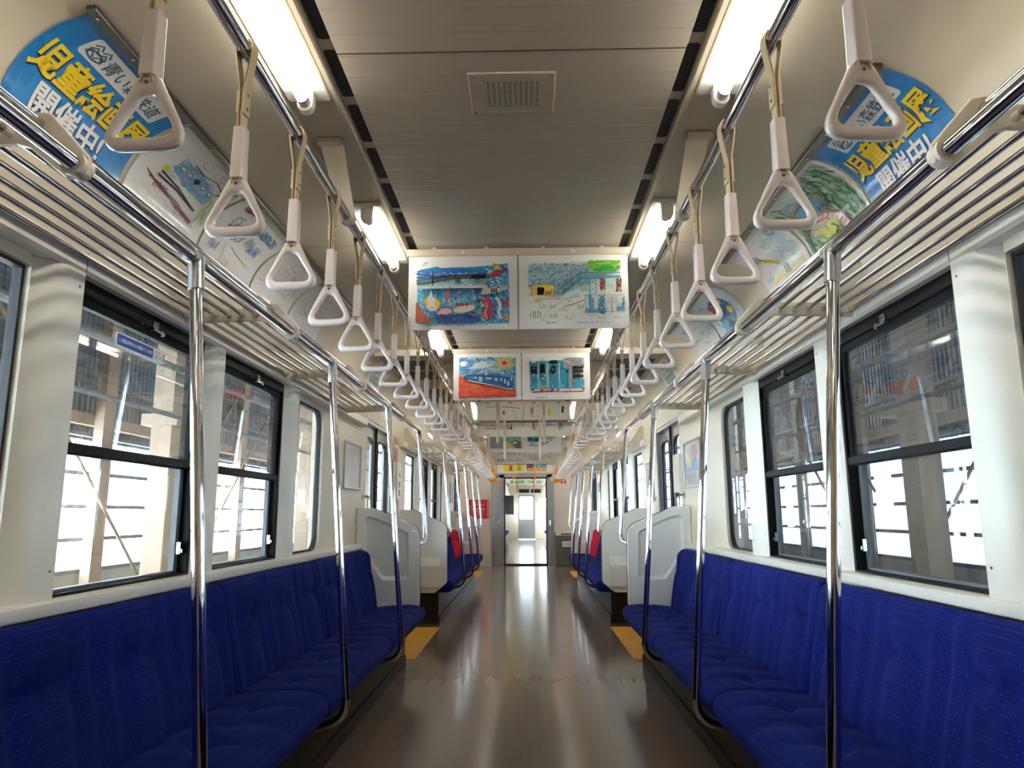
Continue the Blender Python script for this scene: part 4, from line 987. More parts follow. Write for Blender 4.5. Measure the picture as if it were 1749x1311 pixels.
a.poly(tr, K(30, 105, 175)); a.strokes(190, 280, 755, 440, 70, 60, 9, [K(20, 90, 160), K(50, 130, 195)], 0.25, 0.2, 0.1, lambda x, y: y < 320+(x-180)*0.2 and y > 278+(x-200)*0.06); a.line(tr, 6, BLK, 1, True)
for x, y, w2, h in ((312, 312, 34, 18), (372, 330, 40, 60), (470, 320, 70, 22), (550, 330, 18, 38), (572, 335, 16, 38), (625, 335, 22, 38), (668, 355, 24, 60), (745, 330, 22, 40), (706, 385, 26, 60), (275, 310, 14, 12)): a.poly([(x-w2/2, y-h/2), (x+w2/2, y-h/2+3), (x+w2/2-3, y+h/2+2), (x-w2/2-3, y+h/2-2)], K(176, 208, 232)); 
for x in (655, 690, 730): a.line([(x, 312), (x-14, 440)], 4, BLK)
a.line([(215, 343), (330, 368), (440, 392), (560, 412), (690, 452), (760, 448)], 12, WHT, 3); a.line([(215, 348), (330, 374), (440, 398), (560, 416), (690, 460), (760, 455)], 4, BLK, 3)
a.poly([(415, 280), (425, 220), (455, 222), (460, 278)], K(215, 225, 232)); a.line([(415, 278), (425, 220), (457, 222), (460, 278)], 6, BLK); a.line([(320, 270), (400, 262), (420, 250)], 6, BLK); a.line([(470, 272), (520, 262), (580, 265), (620, 290), (480, 278)], 6, BLK); a.line([(690, 305), (710, 285), (735, 312)], 6, BLK); a.line([(425, 250), (455, 240)], 4, BLK)
caption(a, '青い森鉄道', 'にのって　七戸町立城南小学校　2年　石 田　 圭', x=45)
holder(Y2, ZT, 'cream clamp bar holding the second pair of hanging posters', '34')
hang(Y2, ZB, -PW-GAP, a, 'hanging poster of a blue train on red sand under a red sun')

# banner 2, right: light blue train with black windows
a = Art(PW*1000, 364, WHT, 9); a.px(870, 580, 1.592)
a.poly([(960, 110), (1370, 100), (1440, 190), (1470, 190), (1475, 320), (1620, 330), (1618, 445), (975, 455)], K(50, 170, 205))
a.strokes(970, 110, 1360, 450, 120, 90, 14, [K(40, 160, 200), K(70, 185, 215), K(30, 150, 195), K(120, 205, 222)], 1.5, 0.15); a.strokes(1475, 325, 1615, 445, 40, 60, 12, [K(60, 175, 205), K(110, 195, 215)], 0.6, 0.7)
a.strokes(1370, 75, 1620, 200, 170, 60, 8, [K(165, 165, 170), K(185, 185, 190), K(150, 150, 155)], 0.3, 0.9); a.strokes(1430, 150, 1475, 470, 50, 80, 8, [K(160, 160, 165)], 1.55, 0.1)
for x in (1065, 1165, 1180, 1315): a.line([(x, 130), (x-4, 300), (x+2, 450)], 9, K(150, 175, 185), 4); a.line([(x+8, 140), (x+6, 300), (x+10, 440)], 5, WHT, 4)
for x0, y0, x1, y1 in ((968, 115, 1048, 150), (972, 175, 1050, 265), (1092, 150, 1145, 262), (1212, 105, 1300, 150), (1222, 172, 1272, 268), (1478, 180, 1608, 210), (1485, 225, 1608, 260), (1490, 285, 1605, 320), (1398, 228, 1422, 258)): a.poly([(x0+4, y0+3), (x1-3, y0+2), (x1-5, y1-2), (x0+3, y1-4)], BLK); a.scrib(x0, y0, x1, y1, max(6, int((x1-x0)/4)), 10, BLK)
a.scrib(1480, 180, 1605, 320, 18, 9, BLK); a.poly([(975, 118), (1042, 112), (1044, 138), (978, 142)], K(190, 195, 195)); a.line([(1008, 190), (1020, 215)], 8, K(170, 185, 185)); a.line([(1240, 200), (1250, 235)], 7, K(180, 190, 190))
a.scrib(1090, 100, 1140, 130, 8, 9, K(80, 185, 95)); a.line([(1100, 95), (1108, 78), (1130, 80), (1135, 100)], 4, INKC)
for x, y, c1 in ((1003, 335, K(230, 100, 80)), (1236, 335, K(240, 120, 90)), (1500, 362, K(210, 205, 80))): a.ell(x, y, 20, 18, K(60, 90, 190)); a.ell(x, y, 12, 11, c1)
a.scrib(1100, 318, 1140, 340, 7, 9, K(215, 215, 60)); a.ell(1110, 298, 20, 16, K(30, 90, 170)); a.strokes(1065, 415, 1165, 455, 30, 40, 6, [K(150, 170, 175), K(190, 200, 205)], -0.2, 0.6)
for x, y in ((995, 465), (1105, 472), (1232, 466), (1300, 468), (1605, 460)): a.ell(x, y, 20, 10, BLK if x < 1290 else K(190, 40, 50), 14, -0.3)
for k in range(9): a.line([(970+a.rnd.uniform(0, 60), 502-k), (1200, 492-k*2), (1400, 488+k), (1610-a.rnd.uniform(0, 40), 482+k)], 6, K(195, 45, 55), 4)
a.line([(955, 75), (965, 300), (960, 480), (980, 500)], 5, K(170, 170, 175), 4)
caption(a, '青い森鉄道の旅', '青森市立浜田小学校　1年　木 立 真 湊', x=100)
hang(Y2, ZB, GAP, a, 'hanging poster of a light blue train with black scribbled windows')

# banner 3
a = Art(PW*1000, 364, K(222, 220, 214), 11); a.px(0, 364, 1.0)
a.line([(90, 30), (180, 25), (240, 35)], 9, K(110, 175, 180), 3); a.line([(280, 30), (370, 28), (480, 45)], 11, K(90, 165, 170), 3)
a.ell(300, 90, 12, 22, K(40, 110, 50), 12, 0, 0.2); a.line([(300, 105), (302, 130)], 6, K(70, 60, 40)); a.line([(410, 70), (425, 130), (440, 210)], 7, K(170, 160, 150)); a.strokes(90, 190, 400, 205, 16, 50, 9, [K(120, 180, 180)], 0, 0.1); a.strokes(140, 215, 200, 232, 8, 14, 7, [K(190, 180, 70)], 0, 0.5)
a.scrib(90, 262, 250, 282, 34, 8, K(105, 50, 40)); a.scrib(280, 225, 390, 285, 14, 8, K(90, 40, 35)); a.line([(300, 220), (300, 260)], 8, BLK); a.ell(380, 270, 12, 14, BLK)
a.px(0, 364, 1.0); a.text('森の中の電車', 90, 345, 11, INKC)
holder(Y3, ZT, 'clamp bar holding the third pair of hanging posters, beyond the near doors')
hang(Y3, ZB, -PW-GAP, a, 'pale hanging poster of a small tree and brown train, left of the third pair')
a = Art(PW*1000, 364, K(222, 220, 214), 12); a.px(0, 364, 1.0)
a.line([(140, 25), (260, 22)], 8, K(150, 195, 195)); a.scrib(75, 30, 110, 110, 10, 9, K(215, 130, 140)); a.ell(95, 130, 16, 16, K(120, 180, 185)); a.line([(100, 200), (105, 240), (125, 290)], 20, K(205, 110, 120)); 
for y in (205, 240, 270): a.ell(105, y, 6, 9, K(120, 40, 50))
for x in (150, 170, 215, 350, 400): a.line([(x, 60), (x-3, 180), (x-6, 300)], 3, K(170, 165, 155), 4)
a.ell(285, 90, 22, 45, K(216, 206, 100)); a.line([(285, 60), (287, 120)], 4, K(150, 140, 60)); a.scrib(425, 20, 450, 100, 8, 9, K(80, 165, 180)); a.strokes(380, 200, 440, 280, 50, 22, 5, [K(130, 130, 130), K(160, 190, 200), K(90, 90, 95)], 1.0, 1.2); a.scrib(270, 210, 300, 250, 8, 6, K(190, 110, 130)); a.scrib(390, 270, 440, 290, 8, 5, K(180, 60, 60))
a.text('でんしゃとともだち', 110, 345, 11, INKC)
hang(Y3, ZB, GAP, a, 'pale hanging poster of pink and yellow flowers, right of the third pair')

# banner 4
a = Art(PW*1000, 364, WHT, 13); a.px(0, 364, 1.0)
a.rect(40, 30, 475, 310, K(120, 185, 190)); a.poly([(40, 60), (40, 310), (330, 310)], K(160, 160, 160)); a.poly([(60, 30), (110, 30), (370, 300), (300, 310)], K(214, 196, 90)); a.ell(250, 190, 36, 34, K(30, 130, 60)); a.strokes(300, 40, 470, 210, 40, 50, 16, [K(80, 165, 180), K(150, 205, 205)], 0.3, 0.6); a.poly([(330, 215), (400, 180), (475, 220), (475, 310), (410, 310)], K(120, 85, 75)); a.poly([(340, 240), (390, 205), (430, 240)], K(225, 225, 222)); a.ell(160, 160, 26, 14, K(30, 90, 130))
holder(Y4, ZT, 'clamp bar holding the fourth pair of hanging posters')
hang(Y4, ZB, -PW-GAP, a, 'hanging poster with a yellow diagonal road over grey, left of the fourth pair')
a = Art(PW*1000, 364, WHT, 14); a.px(0, 364, 1.0)
a.rect(40, 80, 200, 220, K(60, 140, 160)); a.strokes(40, 80, 200, 220, 30, 40, 16, [K(35, 100, 125), K(90, 170, 185), BLK], 0.3, 1.0); a.strokes(235, 30, 330, 160, 40, 36, 8, [BLK, K(110, 90, 80)], 0.8, 1.0); a.line([(240, 190), (330, 170), (430, 110), (490, 40)], 30, K(120, 185, 195))
for x, y in ((90, 260), (150, 265), (240, 245), (300, 225), (360, 190), (410, 150), (440, 110)): a.scrib(x-20, y-18, x+24, y+18, 7, 10, K(115, 50, 40))
hang(Y4, ZB, GAP, a, 'hanging poster with a brown train curving along a blue river')
# banner 5
for x0, sd, lb in ((-PW-GAP, 15, 'faint pastel hanging poster of small figures, left of the fifth pair'), (GAP, 16, 'very pale hanging poster of a crowd, right of the fifth pair')):
    a = Art(PW*1000, 364, K(232, 233, 226), sd); a.px(0, 364, 1.0)
    if sd == 15:
        for x in range(60, 440, 26): a.oval(x, 150+a.rnd.uniform(-30, 40), 16, 18, 6, (K(150, 80, 140), K(60, 90, 160), BLK, K(90, 170, 200))[x % 4])
        a.strokes(40, 280, 470, 320, 70, 26, 8, [K(110, 180, 100), K(140, 190, 200), K(80, 160, 90)], 1.3, 0.5)
    else: a.strokes(60, 200, 460, 300, 90, 30, 6, [K(190, 170, 130), K(200, 200, 150), K(160, 160, 150)], 0.4, 1.0)
    if sd == 15: holder(Y5, ZT, 'clamp bar holding the fifth pair of hanging posters')
    hang(Y5, ZB, x0, a, lb)
# pair over the end doorway
a = Art(PW*930, 364, K(232, 230, 226), 17); a.px(0, 364, 1.0)
a.rect(20, 30, 460, 345, K(222, 205, 40))
for x in (180, 360): a.ell(x, 150, 46, 40, BLK); a.ell(x, 165, 30, 28, K(225, 180, 150)); a.poly([(x-30, 200), (x+30, 200), (x+40, 330), (x-40, 330)], K(170, 80, 50) if x == 180 else K(150, 150, 90))
a.line([(90, 60), (100, 180)], 20, BLK)
a.build('wall_poster', lambda u, v, d: (-0.495+u/1000, E0-0.004-d, 1.945+v/1000*0.94), INK, None, 0.001, 'yellow poster with two figures on the end wall over the doorway', 'poster')
a = Art(PW*930, 364, K(228, 230, 230), 18); a.px(0, 364, 1.0)
a.rect(20, 30, 460, 345, K(70, 145, 180)); a.rect(20, 250, 460, 345, K(205, 165, 100)); a.poly([(20, 60), (160, 60), (160, 250), (20, 280)], K(60, 60, 130)); a.strokes(20, 200, 180, 260, 20, 50, 14, [K(170, 60, 50)], 0, 0.2); a.ell(290, 180, 60, 50, K(140, 200, 215)); a.ell(300, 160, 14, 40, K(25, 45, 90)); a.ell(400, 130, 20, 26, K(30, 40, 60))
a.build('wall_poster', lambda u, v, d: (0.005+u/1000, E0-0.004-d, 1.945+v/1000*0.94), INK, None, 0.001, 'blue and sand coloured poster on the end wall over the doorway', 'poster')

# ------------------------------------------------------------------ posters in the coves above the racks
AR = 0.2485
def cove(s, y0, art, label, name='cove_poster', wdt=515.0):
    def fn(u, v, d):
        t = (2.0+83.0*v/364.0)*PI/180
        y = y0+u/1000 if s < 0 else y0+(wdt-u)/1000
        return (s*(1.01+(AR-d)*math.cos(t)), y, 2.052+(AR-d)*math.sin(t))
    return art.build(name, fn, INKG, None, 0.004, label, 'poster', None, True, 0.00002)
def blue_poster(seed):
    a = Art(515, 364, K(28, 128, 200), seed); a.cut = 25; a.px(0, 364, 1.0)
    a.strokes(22, 22, 493, 342, 60, 120, 30, [K(32, 134, 206), K(24, 122, 194), K(36, 138, 210)], 0.1, 1.5)
    a.rect(0, 0, 515, 16, K(22, 108, 175))
    # white badge with two little trees
    a.poly(fillet2([(85, 36), (455, 36), (455, 112), (85, 112)], 14, 4), K(226, 228, 230))
    for x in (116, 150):
        for y in (52, 68, 84): a.line([(x-15, y+12), (x, y-4), (x+15, y+12)], 6, K(70, 100, 115))
    a.oval(133, 88, 30, 13, 6, K(70, 100, 115))
    a.text('青い森鉄道', 172, 97, 53, K(50, 92, 110), 0.012)
    D = K(14, 40, 90); Yl = K(247, 210, 24)
    a.text('児童絵画展', 21, 218, 104, D, 0.040, sx=0.93); a.text('児童絵画展', 18, 214, 104, Yl, 0.027, sx=0.93)
    a.text('開催中!', 88, 318, 94, D, 0.038); a.text('開催中!', 85, 314, 94, WHT, 0.026)
    return a
cove(-1, 1.585, blue_poster(21), 'blue poster with yellow and white Japanese lettering over the left rack')
cove(1, 1.87, blue_poster(22), 'blue poster with yellow and white Japanese lettering over the right rack')
PWH = K(226, 226, 226)
a = Art(515, 364, PWH, 23); a.px(0, 364, 1.0)   # left 2: blue train and red track
a.poly([(150, 110), (250, 95), (400, 120), (430, 150), (420, 185), (300, 180), (160, 165)], K(135, 180, 215)); a.strokes(150, 100, 425, 180, 50, 40, 8, [K(110, 165, 205), K(160, 200, 225)], 0.1, 0.3)
for x in (190, 235, 290, 340, 395): a.ell(x, 135, 16, 10, BLK if x == 290 else K(210, 215, 222)); a.oval(x, 135, 16, 10, 3, INKC)
for k in range(9): a.line([(60+k*6, 225+k), (160, 240-k), (300, 250+k), (420, 270)], 3, K(120, 45, 45), 8)
a.scrib(130, 225, 210, 255, 12, 6, K(150, 55, 55)); a.scrib(300, 245, 440, 280, 22, 3, K(140, 70, 80))
for k in range(7): a.line([(120, 190+k*4), (250, 195+k*3), (400, 215+k*2)], 3, (BLK, K(90, 110, 90))[k % 2], 6)
a.strokes(425, 150, 495, 250, 22, 50, 6, [K(170, 190, 110), K(185, 200, 140)], 1.2, 0.2); a.ell(130, 175, 20, 14, K(200, 200, 90))
for k in range(4): a.line([(420, 120), (440+k*12, 90), (470, 60), (490, 40+k*14)], 3, BLK, 5)
for x, y in ((330, 60), (360, 50), (240, 60), (440, 75)): a.oval(x, y, 30, 16, 2, K(150, 140, 155))
a.line([(200, 90), (280, 100), (350, 85), (430, 100)], 4, BLK, 6); a.line([(220, 30), (330, 20), (460, 45)], 2, K(120, 120, 130), 4); a.strokes(60, 260, 300, 340, 30, 40, 2, [K(200, 195, 210)], 1.0, 0.3)
cove(-1, 2.125, a, 'curved drawing of a blue train above red tracks over the left rack')
a = Art(515, 364, PWH, 24); a.px(0, 364, 1.0)   # left 3
for x in (120, 150, 190, 225): a.oval(x, 140+(x % 40), 24, 34, 4, K(70, 75, 120))
a.strokes(90, 100, 260, 190, 40, 36, 3, [K(90, 95, 140), K(140, 140, 175)], 0.4, 0.8); a.scrib(60, 250, 130, 290, 18, 5, K(60, 80, 180)); a.strokes(300, 70, 460, 110, 40, 50, 6, [K(80, 130, 190), K(130, 170, 205)], 0.1, 0.3); a.scrib(290, 140, 350, 180, 10, 5, K(60, 70, 110)); a.rect(340, 150, 430, 200, K(190, 205, 225)); a.strokes(340, 150, 430, 200, 24, 26, 4, [K(110, 135, 190)], 1.2, 0.5); a.strokes(60, 40, 130, 70, 14, 26, 5, [K(190, 110, 90), K(120, 50, 50)], 0.3, 0.6); a.line([(230, 230), (300, 240), (420, 250)], 3, K(170, 150, 110), 3); a.ell(250, 300, 10, 18, K(226, 214, 130)); a.line([(180, 240), (190, 320)], 6, K(214, 200, 150))
cove(-1, 2.66, a, 'curved drawing of blue scribbled carriages over the left rack')
a = Art(515, 364, PWH, 25); a.px(0, 364, 1.0)   # left 4
for x0 in (80, 180): a.line([(x0, 200), (x0, 130), (x0+70, 130), (x0+70, 200)], 3, K(190, 110, 120), 3); a.line([(x0, 200), (x0+80, 205)], 3, K(190, 110, 120))
a.scrib(300, 120, 340, 150, 9, 6, K(190, 80, 100)); a.line([(60, 250), (200, 235), (420, 240)], 3, K(190, 120, 130), 4); a.oval(250, 80, 60, 26, 3, K(170, 150, 160)); a.strokes(80, 280, 460, 340, 20, 40, 3, [K(180, 190, 180)], 0, 0.5); a.line([(360, 170), (430, 160), (460, 200)], 4, K(130, 130, 180)); a.ell(420, 90, 12, 12, K(120, 60, 60))
cove(-1, 3.195, a, 'faint curved drawing with thin red outlines over the left rack')
a = Art(515, 364, PWH, 30); a.px(0, 364, 1.0)
a.oval(200, 170, 80, 60, 4, K(140, 150, 190)); a.line([(100, 250), (300, 240), (440, 260)], 4, K(180, 150, 150), 4); a.line([(300, 120), (380, 110), (380, 190), (300, 190), (300, 120)], 3, K(170, 130, 140)); a.line([(60, 300), (460, 300)], 3, K(170, 170, 190)); a.strokes(120, 60, 400, 90, 20, 40, 4, [K(170, 190, 205)], 0, 0.3)
cove(-1, 3.73, a, 'faint curved sketch farthest of the drawings over the left rack')
a = Art(515, 364, PWH, 26); a.px(0, 364, 1.0)   # right 2: green hills and train
a.rect(25, 30, 495, 345, K(205, 214, 205))
a.strokes(27, 32, 493, 343, 330, 60, 9, [K(60, 130, 75), K(95, 155, 110), K(140, 180, 150), K(40, 105, 60)], 1.2, 0.4, 0.2, lambda x, y: x > 290 or y > 262 or x < 90)
a.strokes(90, 60, 300, 260, 40, 50, 9, [K(110, 160, 190), K(150, 190, 210)], 0.2, 0.5)
a.poly([(120, 110), (300, 95), (330, 130), (330, 180), (120, 185)], K(120, 170, 205)); a.scrib(255, 165, 330, 195, 12, 7, BLK); a.scrib(80, 95, 320, 112, 20, 5, K(70, 60, 60)); a.line([(80, 120), (200, 112), (330, 122)], 6, K(150, 90, 80)); a.line([(180, 200), (250, 215), (330, 260), (370, 340)], 46, K(232, 225, 222)); a.line([(165, 205), (245, 220), (315, 270), (345, 345)], 7, K(205, 90, 105)); a.line([(200, 188), (265, 200), (350, 245), (395, 340)], 7, K(205, 90, 105))
for k in range(7): a.line([(230+k*18, 208+k*17), (262+k*20, 196+k*17)], 7, K(200, 110, 120))
a.strokes(110, 235, 300, 290, 40, 50, 10, [K(190, 200, 60), K(205, 205, 80)], 0.7, 0.3); a.scrib(300, 105, 345, 160, 8, 7, K(200, 200, 60)); a.strokes(60, 120, 120, 220, 20, 30, 7, [K(190, 110, 100)], 0.5, 0.6)
cove(1, 2.40, a, 'curved drawing of a train through green hills over the right rack')
a = Art(515, 364, PWH, 27); a.px(0, 364, 1.0)   # right 3: pale with yellow figure
a.strokes(250, 80, 470, 240, 70, 60, 9, [K(165, 205, 220), K(190, 218, 226)], 0.1, 0.4); a.rect(90, 255, 300, 280, K(228, 216, 140)); a.rect(330, 270, 470, 290, K(228, 216, 150)); a.rect(30, 235, 120, 260, K(175, 210, 225)); a.line([(150, 150), (260, 215)], 24, K(200, 200, 50)); a.line([(150, 150), (260, 215)], 4, K(140, 150, 30)); a.scrib(100, 105, 150, 150, 9, 12, BLK); a.scrib(270, 240, 315, 280, 6, 12, BLK); a.strokes(30, 90, 480, 330, 60, 50, 3, [K(190, 200, 215), K(205, 205, 210)], 0.1, 0.3); a.line([(40, 60), (480, 55)], 3, K(170, 180, 195)); a.strokes(380, 60, 470, 100, 16, 22, 6, [K(80, 150, 190)], 0.1, 0.4)
cove(1, 2.935, a, 'pale curved drawing with a yellow figure over the right rack')
a = Art(515, 364, K(206, 222, 230), 28); a.px(0, 364, 1.0)   # right 4: colourful sea
a.ell(280, 190, 150, 110, K(35, 105, 170), 24, 0, 0.05); a.ell(220, 140, 80, 40, K(205, 90, 70), 18, 0.4, 0.1); a.line([(300, 240), (360, 280), (330, 320)], 30, K(60, 150, 60)); a.ell(370, 200, 40, 26, K(225, 215, 70)); a.ell(180, 250, 60, 30, K(70, 165, 190)); a.line([(120, 300), (180, 280), (260, 310)], 20, K(80, 170, 200)); a.ell(330, 120, 40, 22, K(240, 200, 180)); a.strokes(60, 60, 460, 330, 70, 60, 9, [K(110, 180, 210), K(160, 205, 225)], 0.8, 0.6, 0.2, lambda x, y: abs(x-270) > 150)
cove(1, 3.85, a, 'curved poster of a colourful sea picture over the right rack')
a = Art(515, 364, K(212, 224, 228), 29); a.px(0, 364, 1.0)
a.strokes(40, 120, 480, 300, 60, 60, 8, [K(180, 210, 225), K(215, 200, 150), K(150, 190, 215)], 0.2, 0.4); a.strokes(120, 290, 420, 340, 24, 36, 9, [K(205, 180, 110)], 0.2, 0.4); a.rect(60, 80, 140, 105, K(150, 185, 215))
cove(1, 4.385, a, 'pale blue and sand curved poster, second of the farther two over the right rack')
# single flat sheets over the doors and far benches
n_ = 0
for s in (-1, 1):
    for y, lb in ((5.62, 'over the near %s door'), (9.3, 'over the farther %s rack, nearer one'), (10.4, 'over the farther %s rack, farther one')):
        a = Art(515, 364, PWH, 40+n_); n_ += 1; a.px(0, 364, 1.0)
        a.rect(90, 220, 420, 290, K(70, 160, 165) if y < 9 else K(120, 170, 175)); a.strokes(90, 150, 420, 230, 30, 50, 10, [K(90, 150, 120), K(180, 200, 190)], 0.1, 0.4); a.ell(420, 130, 14, 16, BLK)
        cove(s, y, a, ('white poster with a teal band in the cove ' + lb) % SIDE[s])
# metal rails that hold the tops of the curved posters
for s, y0, y1 in ((-1, 1.56, 4.26), (1, 1.85, 3.47), (1, 3.83, 4.92)):
    near = 'near' if y0 < 3 else 'short farther'
    r = thing('poster_rail', '%s grey metal rail along the top of the curved posters on the %s' % (near, SIDE[s]), 'poster rail', (s*1.03, y0, 2.30))
    L = y1-y0; m = MB(); m.box(-0.013, 0.013, 0, L, -0.012, 0.003); m.build('channel', DKSTEEL, r, smooth=False, bevel=0.002)
    m = MB(); y = 0.03
    while y < L: m.cyl((0, y, -0.0125), (0, y, -0.016), 0.005, 8); y += 0.165
    m.build('screw', CHROME, r)

# ------------------------------------------------------------------ framed adverts and boxes on the side walls
def framed(s, y0, y1, z0, z1, art_fn, label, x=1.25):
    r = thing('framed_poster', label, 'framed poster', (s*x, (y0+y1)/2, (z0+z1)/2)); W2, H2 = (y1-y0)/2, (z1-z0)/2
    m = MB(); m.ring([(-W2, -H2), (W2, -H2), (W2, H2), (-W2, H2)], [(-W2+0.014, -H2+0.014), (W2-0.014, -H2+0.014), (W2-0.014, H2-0.014), (-W2+0.014, H2-0.014)], 'x', 0, -s*0.014); m.build('frame', STEEL, r, smooth=False, bevel=0.002)
    a = art_fn((y1-y0)*1000-20, (z1-z0)*1000-20)
    a.build('print', lambda u, v, d: (-s*(0.003+d), (-W2+0.01+u/1000)*(-s) , -H2+0.01+v/1000), INKG, r, 0.002)
    return r
def art_map(W, H):
    a = Art(W, H, K(196, 194, 196), 51); a.px(0, H, 1.0)
    for k in range(3): a.line([(W*0.3, 10+k*12), (W*0.36, H*0.3), (W*0.30, H*0.6), (W*0.2, H*0.95)], 4, K(225, 225, 225), 6)
    a.poly([(W*0.3, 30), (W*0.62, 20), (W*0.75, H*0.3), (W*0.5, H*0.4), (W*0.36, H*0.38)], K(178, 178, 170)); a.scrib(W*0.5, H*0.5, W*0.75, H*0.62, 10, 4, K(120, 120, 125)); a.rect(W*0.45, H*0.45, W*0.8, H*0.48, K(150, 150, 150)); a.rect(W*0.35, H*0.7, W*0.9, H*0.95, K(184, 172, 168)); a.ell(W*0.65, H*0.3, 26, 14, K(200, 196, 150)); a.strokes(W*0.3, H*0.05, W*0.95, H*0.4, 26, 40, 2, [K(140, 140, 145), K(215, 215, 215)], 0.3, 0.8)
    return a
def art_col(W, H):
    a = Art(W, H, K(206, 200, 200), 52); a.px(0, H, 1.0)
    a.rect(0, H*0.42, W, H*0.68, K(135, 180, 210)); a.ell(W*0.35, H*0.45, 60, 36, K(222, 206, 96)); a.strokes(W*0.45, H*0.1, W*0.85, H*0.42, 40, 40, 9, [K(200, 150, 150), K(215, 170, 160)], 0.8, 0.6); a.line([(W*0.7, H*0.1), (W*0.74, H*0.3), (W*0.66, H*0.5)], 12, K(205, 140, 135)); a.strokes(W*0.1, H*0.68, W*0.7, H*0.95, 40, 40, 7, [K(165, 150, 150), K(190, 165, 160)], 1.2, 0.3); a.scrib(W*0.15, H*0.7, W*0.4, H*0.9, 10, 5, K(130, 110, 115)); a.line([(20, H*0.66), (W-20, H*0.70)], 5, K(240, 240, 240))
    return a
framed(-1, 5.03, 5.535, 1.245, 1.585, art_map, 'steel framed map-like advert on the left wall beside the near door')
framed(1, 5.06, 5.58, 1.245, 1.590, art_col, 'steel framed advert with blue, yellow and pink print on the right wall')
framed(1, 6.98, 7.36, 1.17, 1.56, art_col, 'framed colour advert on the right wall beyond the near door')
framed(-1, 12.05, 12.5, 1.245, 1.585, art_map, 'small distant framed advert on the left wall before the far door')
framed(1, 12.05, 12.5, 1.245, 1.585, art_map, 'small distant framed advert on the right wall before the far door')
r = thing('intercom_box', 'cream intercom box with two round dials under a red notice, beyond the near left door', 'intercom', (-1.25, 7.02, 1.10))
m = MB(); m.box(0, 0.045, -0.10, 0.10, 0.10, 0.46); m.build('case', TRIM, r, smooth=False, bevel=0.006)
for z in (0.17, 0.25, 0.34):
    m = MB(); m.cyl((0.045, 0.01, z), (0.052, 0.01, z), 0.030 if z < 0.3 else 0.022, 18); d_ = m.build('dial', STEEL, r)
    m = MB(); m.cyl((0.052, 0.01, z), (0.055, 0.01, z), 0.02 if z < 0.3 else 0.012, 14); m.build('dial_face', WHITEP, d_)
a = Art(200, 260, K(206, 130, 120), 61); a.px(0, 260, 1.0); a.rect(0, 0, 200, 70, K(196, 120, 100)); a.strokes(10, 80, 190, 250, 20, 60, 14, [K(226, 190, 180), K(190, 70, 70), K(216, 160, 130)], 0.2, 0.5); a.rect(20, 80, 180, 110, K(232, 222, 216)); a.scrib(30, 130, 170, 230, 12, 10, K(190, 60, 60))
a.build('notice', lambda u, v, d: (0.005+d, 0.10-u/1000, 0.47+v/1000*0.9), INK, r, 0.001)
r = thing('wall_box', 'plain cream box on the right wall between the framed advert and the near door', 'wall box', (1.25, 5.70, 1.22)); m = MB(); m.box(-0.04, 0, -0.055, 0.16, 0, 0.30); m.build('case', TRIM, r, smooth=False, bevel=0.005); m = MB(); m.box(-0.042, -0.039, -0.045, 0.15, 0.01, 0.29); m.build('cover', BRKT, r, smooth=False)
for s in (-1, 1):
    for y, w_ in ((5.66, 'nearer'), (6.93, 'farther')):
        r = thing('door_grip', 'short upright steel grip bar at the %s side of the near %s door' % (w_, SIDE[s]), 'grip bar', (s*1.25, y, 1.0)); x = -s*0.05
        m = MB(); m.tube(fillet([(0, 0, -0.20), (x, 0, -0.20), (x, 0, 0.20), (0, 0, 0.20)], 0.03), 0.012, 10); m.build('bar', RING if y > 6 else CHROME, r)
        m = MB(); m.cyl((-s*0.0005, 0, -0.2), (-s*0.006, 0, -0.2), 0.025, 14); m.cyl((-s*0.0005, 0, 0.2), (-s*0.006, 0, 0.2), 0.025, 14); m.build('flange', STEEL, r)

# window sticker
a = Art(330, 44, K(226, 226, 224), 71); a.px(0, 44, 1.0)
a.poly(fillet2([(4, 4), (244, 4), (244, 40), (4, 40)], 6, 3), K(28, 76, 170)); a.text('この窓は換気のため開けています', 11, 28, 15.2, K(235, 238, 240), 0.02)
a.text('ご協力を', 252, 18, 11, INKC); a.text('お願いします', 252, 33, 9, INKC); a.rect(318, 10, 324, 36, K(90, 95, 100))
a.build('window_sticker', lambda u, v, d: (-1.2575+d, 2.185+u/1000*0.92, 1.592+v/1000), INK, None, 0.0006, 'blue and white sticker at the top of the left sliding window', 'sticker')

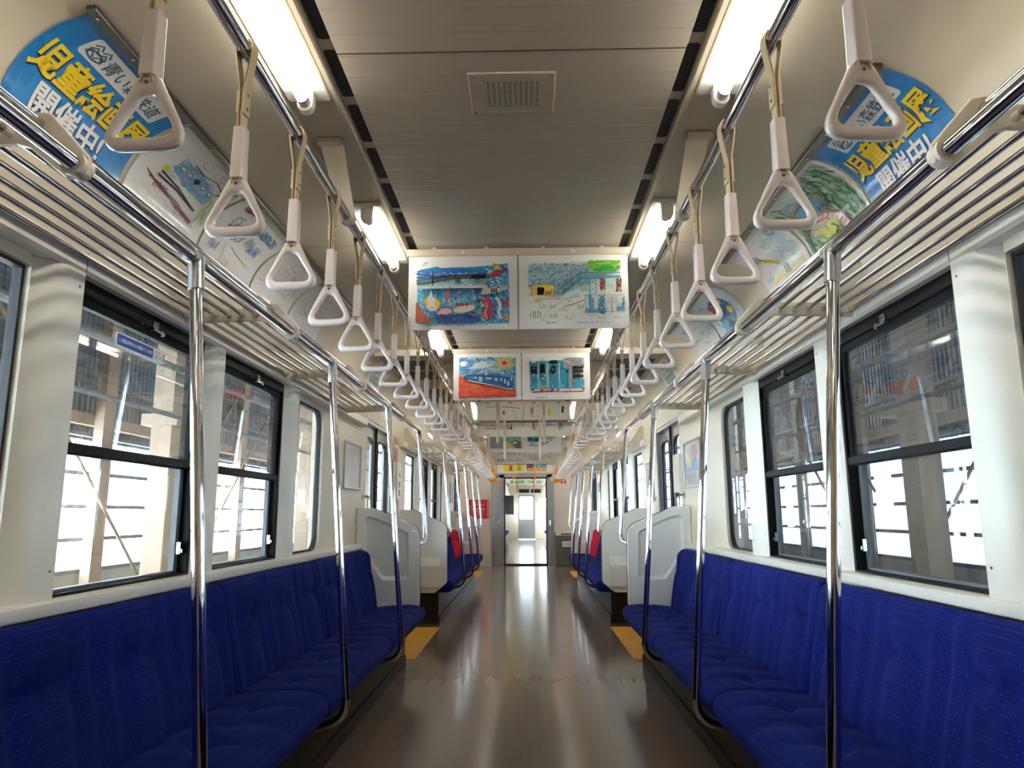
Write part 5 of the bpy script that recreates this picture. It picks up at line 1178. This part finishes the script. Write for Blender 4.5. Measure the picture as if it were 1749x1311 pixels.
# ------------------------------------------------------------------ end wall fittings
a = Art(440, 400, K(206, 40, 60), 81); a.px(0, 400, 1.0)
a.rect(405, 20, 425, 380, K(232, 180, 180)); a.ell(180, 130, 150, 44, K(226, 150, 150), 24, -0.1); a.ell(180, 145, 130, 34, K(206, 60, 75), 24, -0.1); a.text('お願い', 60, 70, 48, K(240, 200, 200), 0.02); a.rect(60, 190, 360, 206, K(242, 210, 210)); a.text('マナーを守って', 60, 260, 40, K(240, 200, 200), 0.02); a.text('携帯電話は電源を', 60, 310, 36, K(236, 170, 170)); a.text('お切りください', 60, 355, 36, K(236, 170, 170))
a.build('wall_poster', lambda u, v, d: (-1.225+u/1000, E0-0.003-d, 0.97+v/1000), INK, None, 0.001, 'red manners poster on the end wall left of the doorway', 'poster')
r = thing('wall_panel', 'pale framed access panel on the end wall right of the doorway', 'panel', (0.92, E0, 1.16)); m = MB(); m.ring([(-0.25, -0.2), (0.27, -0.2), (0.27, 0.2), (-0.25, 0.2)], [(-0.23, -0.18), (0.25, -0.18), (0.25, 0.18), (-0.23, 0.18)], 'y', -0.012, 0); m.build('frame', GREYP, r, smooth=False, bevel=0.002); m = MB(); m.box(-0.23, 0.25, -0.006, -0.0005, -0.18, 0.18); m.build('cover', GREYP, r, smooth=False)
r = thing('litter_bin', 'grey steel litter box with a blue bordered sign on the floor right of the doorway', 'litter bin', (0.93, E0-0.16, 0.001)); m = MB(); m.box(-0.30, 0.30, -0.15, 0.15, 0, 0.62); m.build('body', DKSTEEL, r, smooth=False, bevel=0.006); m = MB(); m.box(-0.31, 0.31, -0.16, 0.155, 0.62, 0.675); m.build('lid', GREYP, r, smooth=False, bevel=0.006); m = MB(); m.box(-0.2, 0.2, -0.164, -0.158, 0.635, 0.66); m.build('slot', DARK, r, smooth=False)
a = Art(230, 150, K(30, 60, 130), 82); a.px(0, 150, 1.0); a.rect(14, 14, 216, 136, K(226, 226, 226)); a.text('くずもの', 22, 98, 47, K(60, 65, 75), 0.02)
a.build('sign', lambda u, v, d: (-0.20+u/1000, -0.152-d, 0.37+v/1000), INK, r, 0.002)
a = Art(110, 90, K(205, 25, 40), 83); a.px(0, 90, 1.0); a.text('非常', 10, 34, 28, WHT, 0.03); a.text('通報', 58, 34, 24, WHT, 0.03); a.ell(55, 60, 14, 18, WHT); a.line([(55, 42), (48, 30)], 6, WHT); a.rect(20, 76, 90, 82, WHT)
a.build('emergency_sign', lambda u, v, d: (0.76+u/1000, E0-0.006-d, 1.70+v/1000), INK, None, 0.001, 'small red and white emergency sign on the end wall, upper right', 'sign')
# pictures in the next car
for k, (y, c1) in enumerate(((19.0, K(216, 200, 90)), (22.0, K(120, 180, 150)))):
    for e in (-1, 1):
        a = Art(500, 364, K(226, 226, 218), 90+k); a.px(0, 364, 1.0); a.rect(40, 60, 460, 320, c1 if e < 0 else K(176, 196, 186)); a.strokes(40, 60, 460, 320, 24, 80, 20, [K(120, 100, 90), K(80, 140, 110), K(200, 190, 120)], 0.3, 0.6)
        hang(y, 1.93, -0.505 if e < 0 else 0.005, a, '%s hanging picture of the %s pair in the next car' % (SIDE[e], ORD[k]))
    holder(y, 2.315, 'clamp bar of the %s pair of pictures in the next car' % ORD[k])
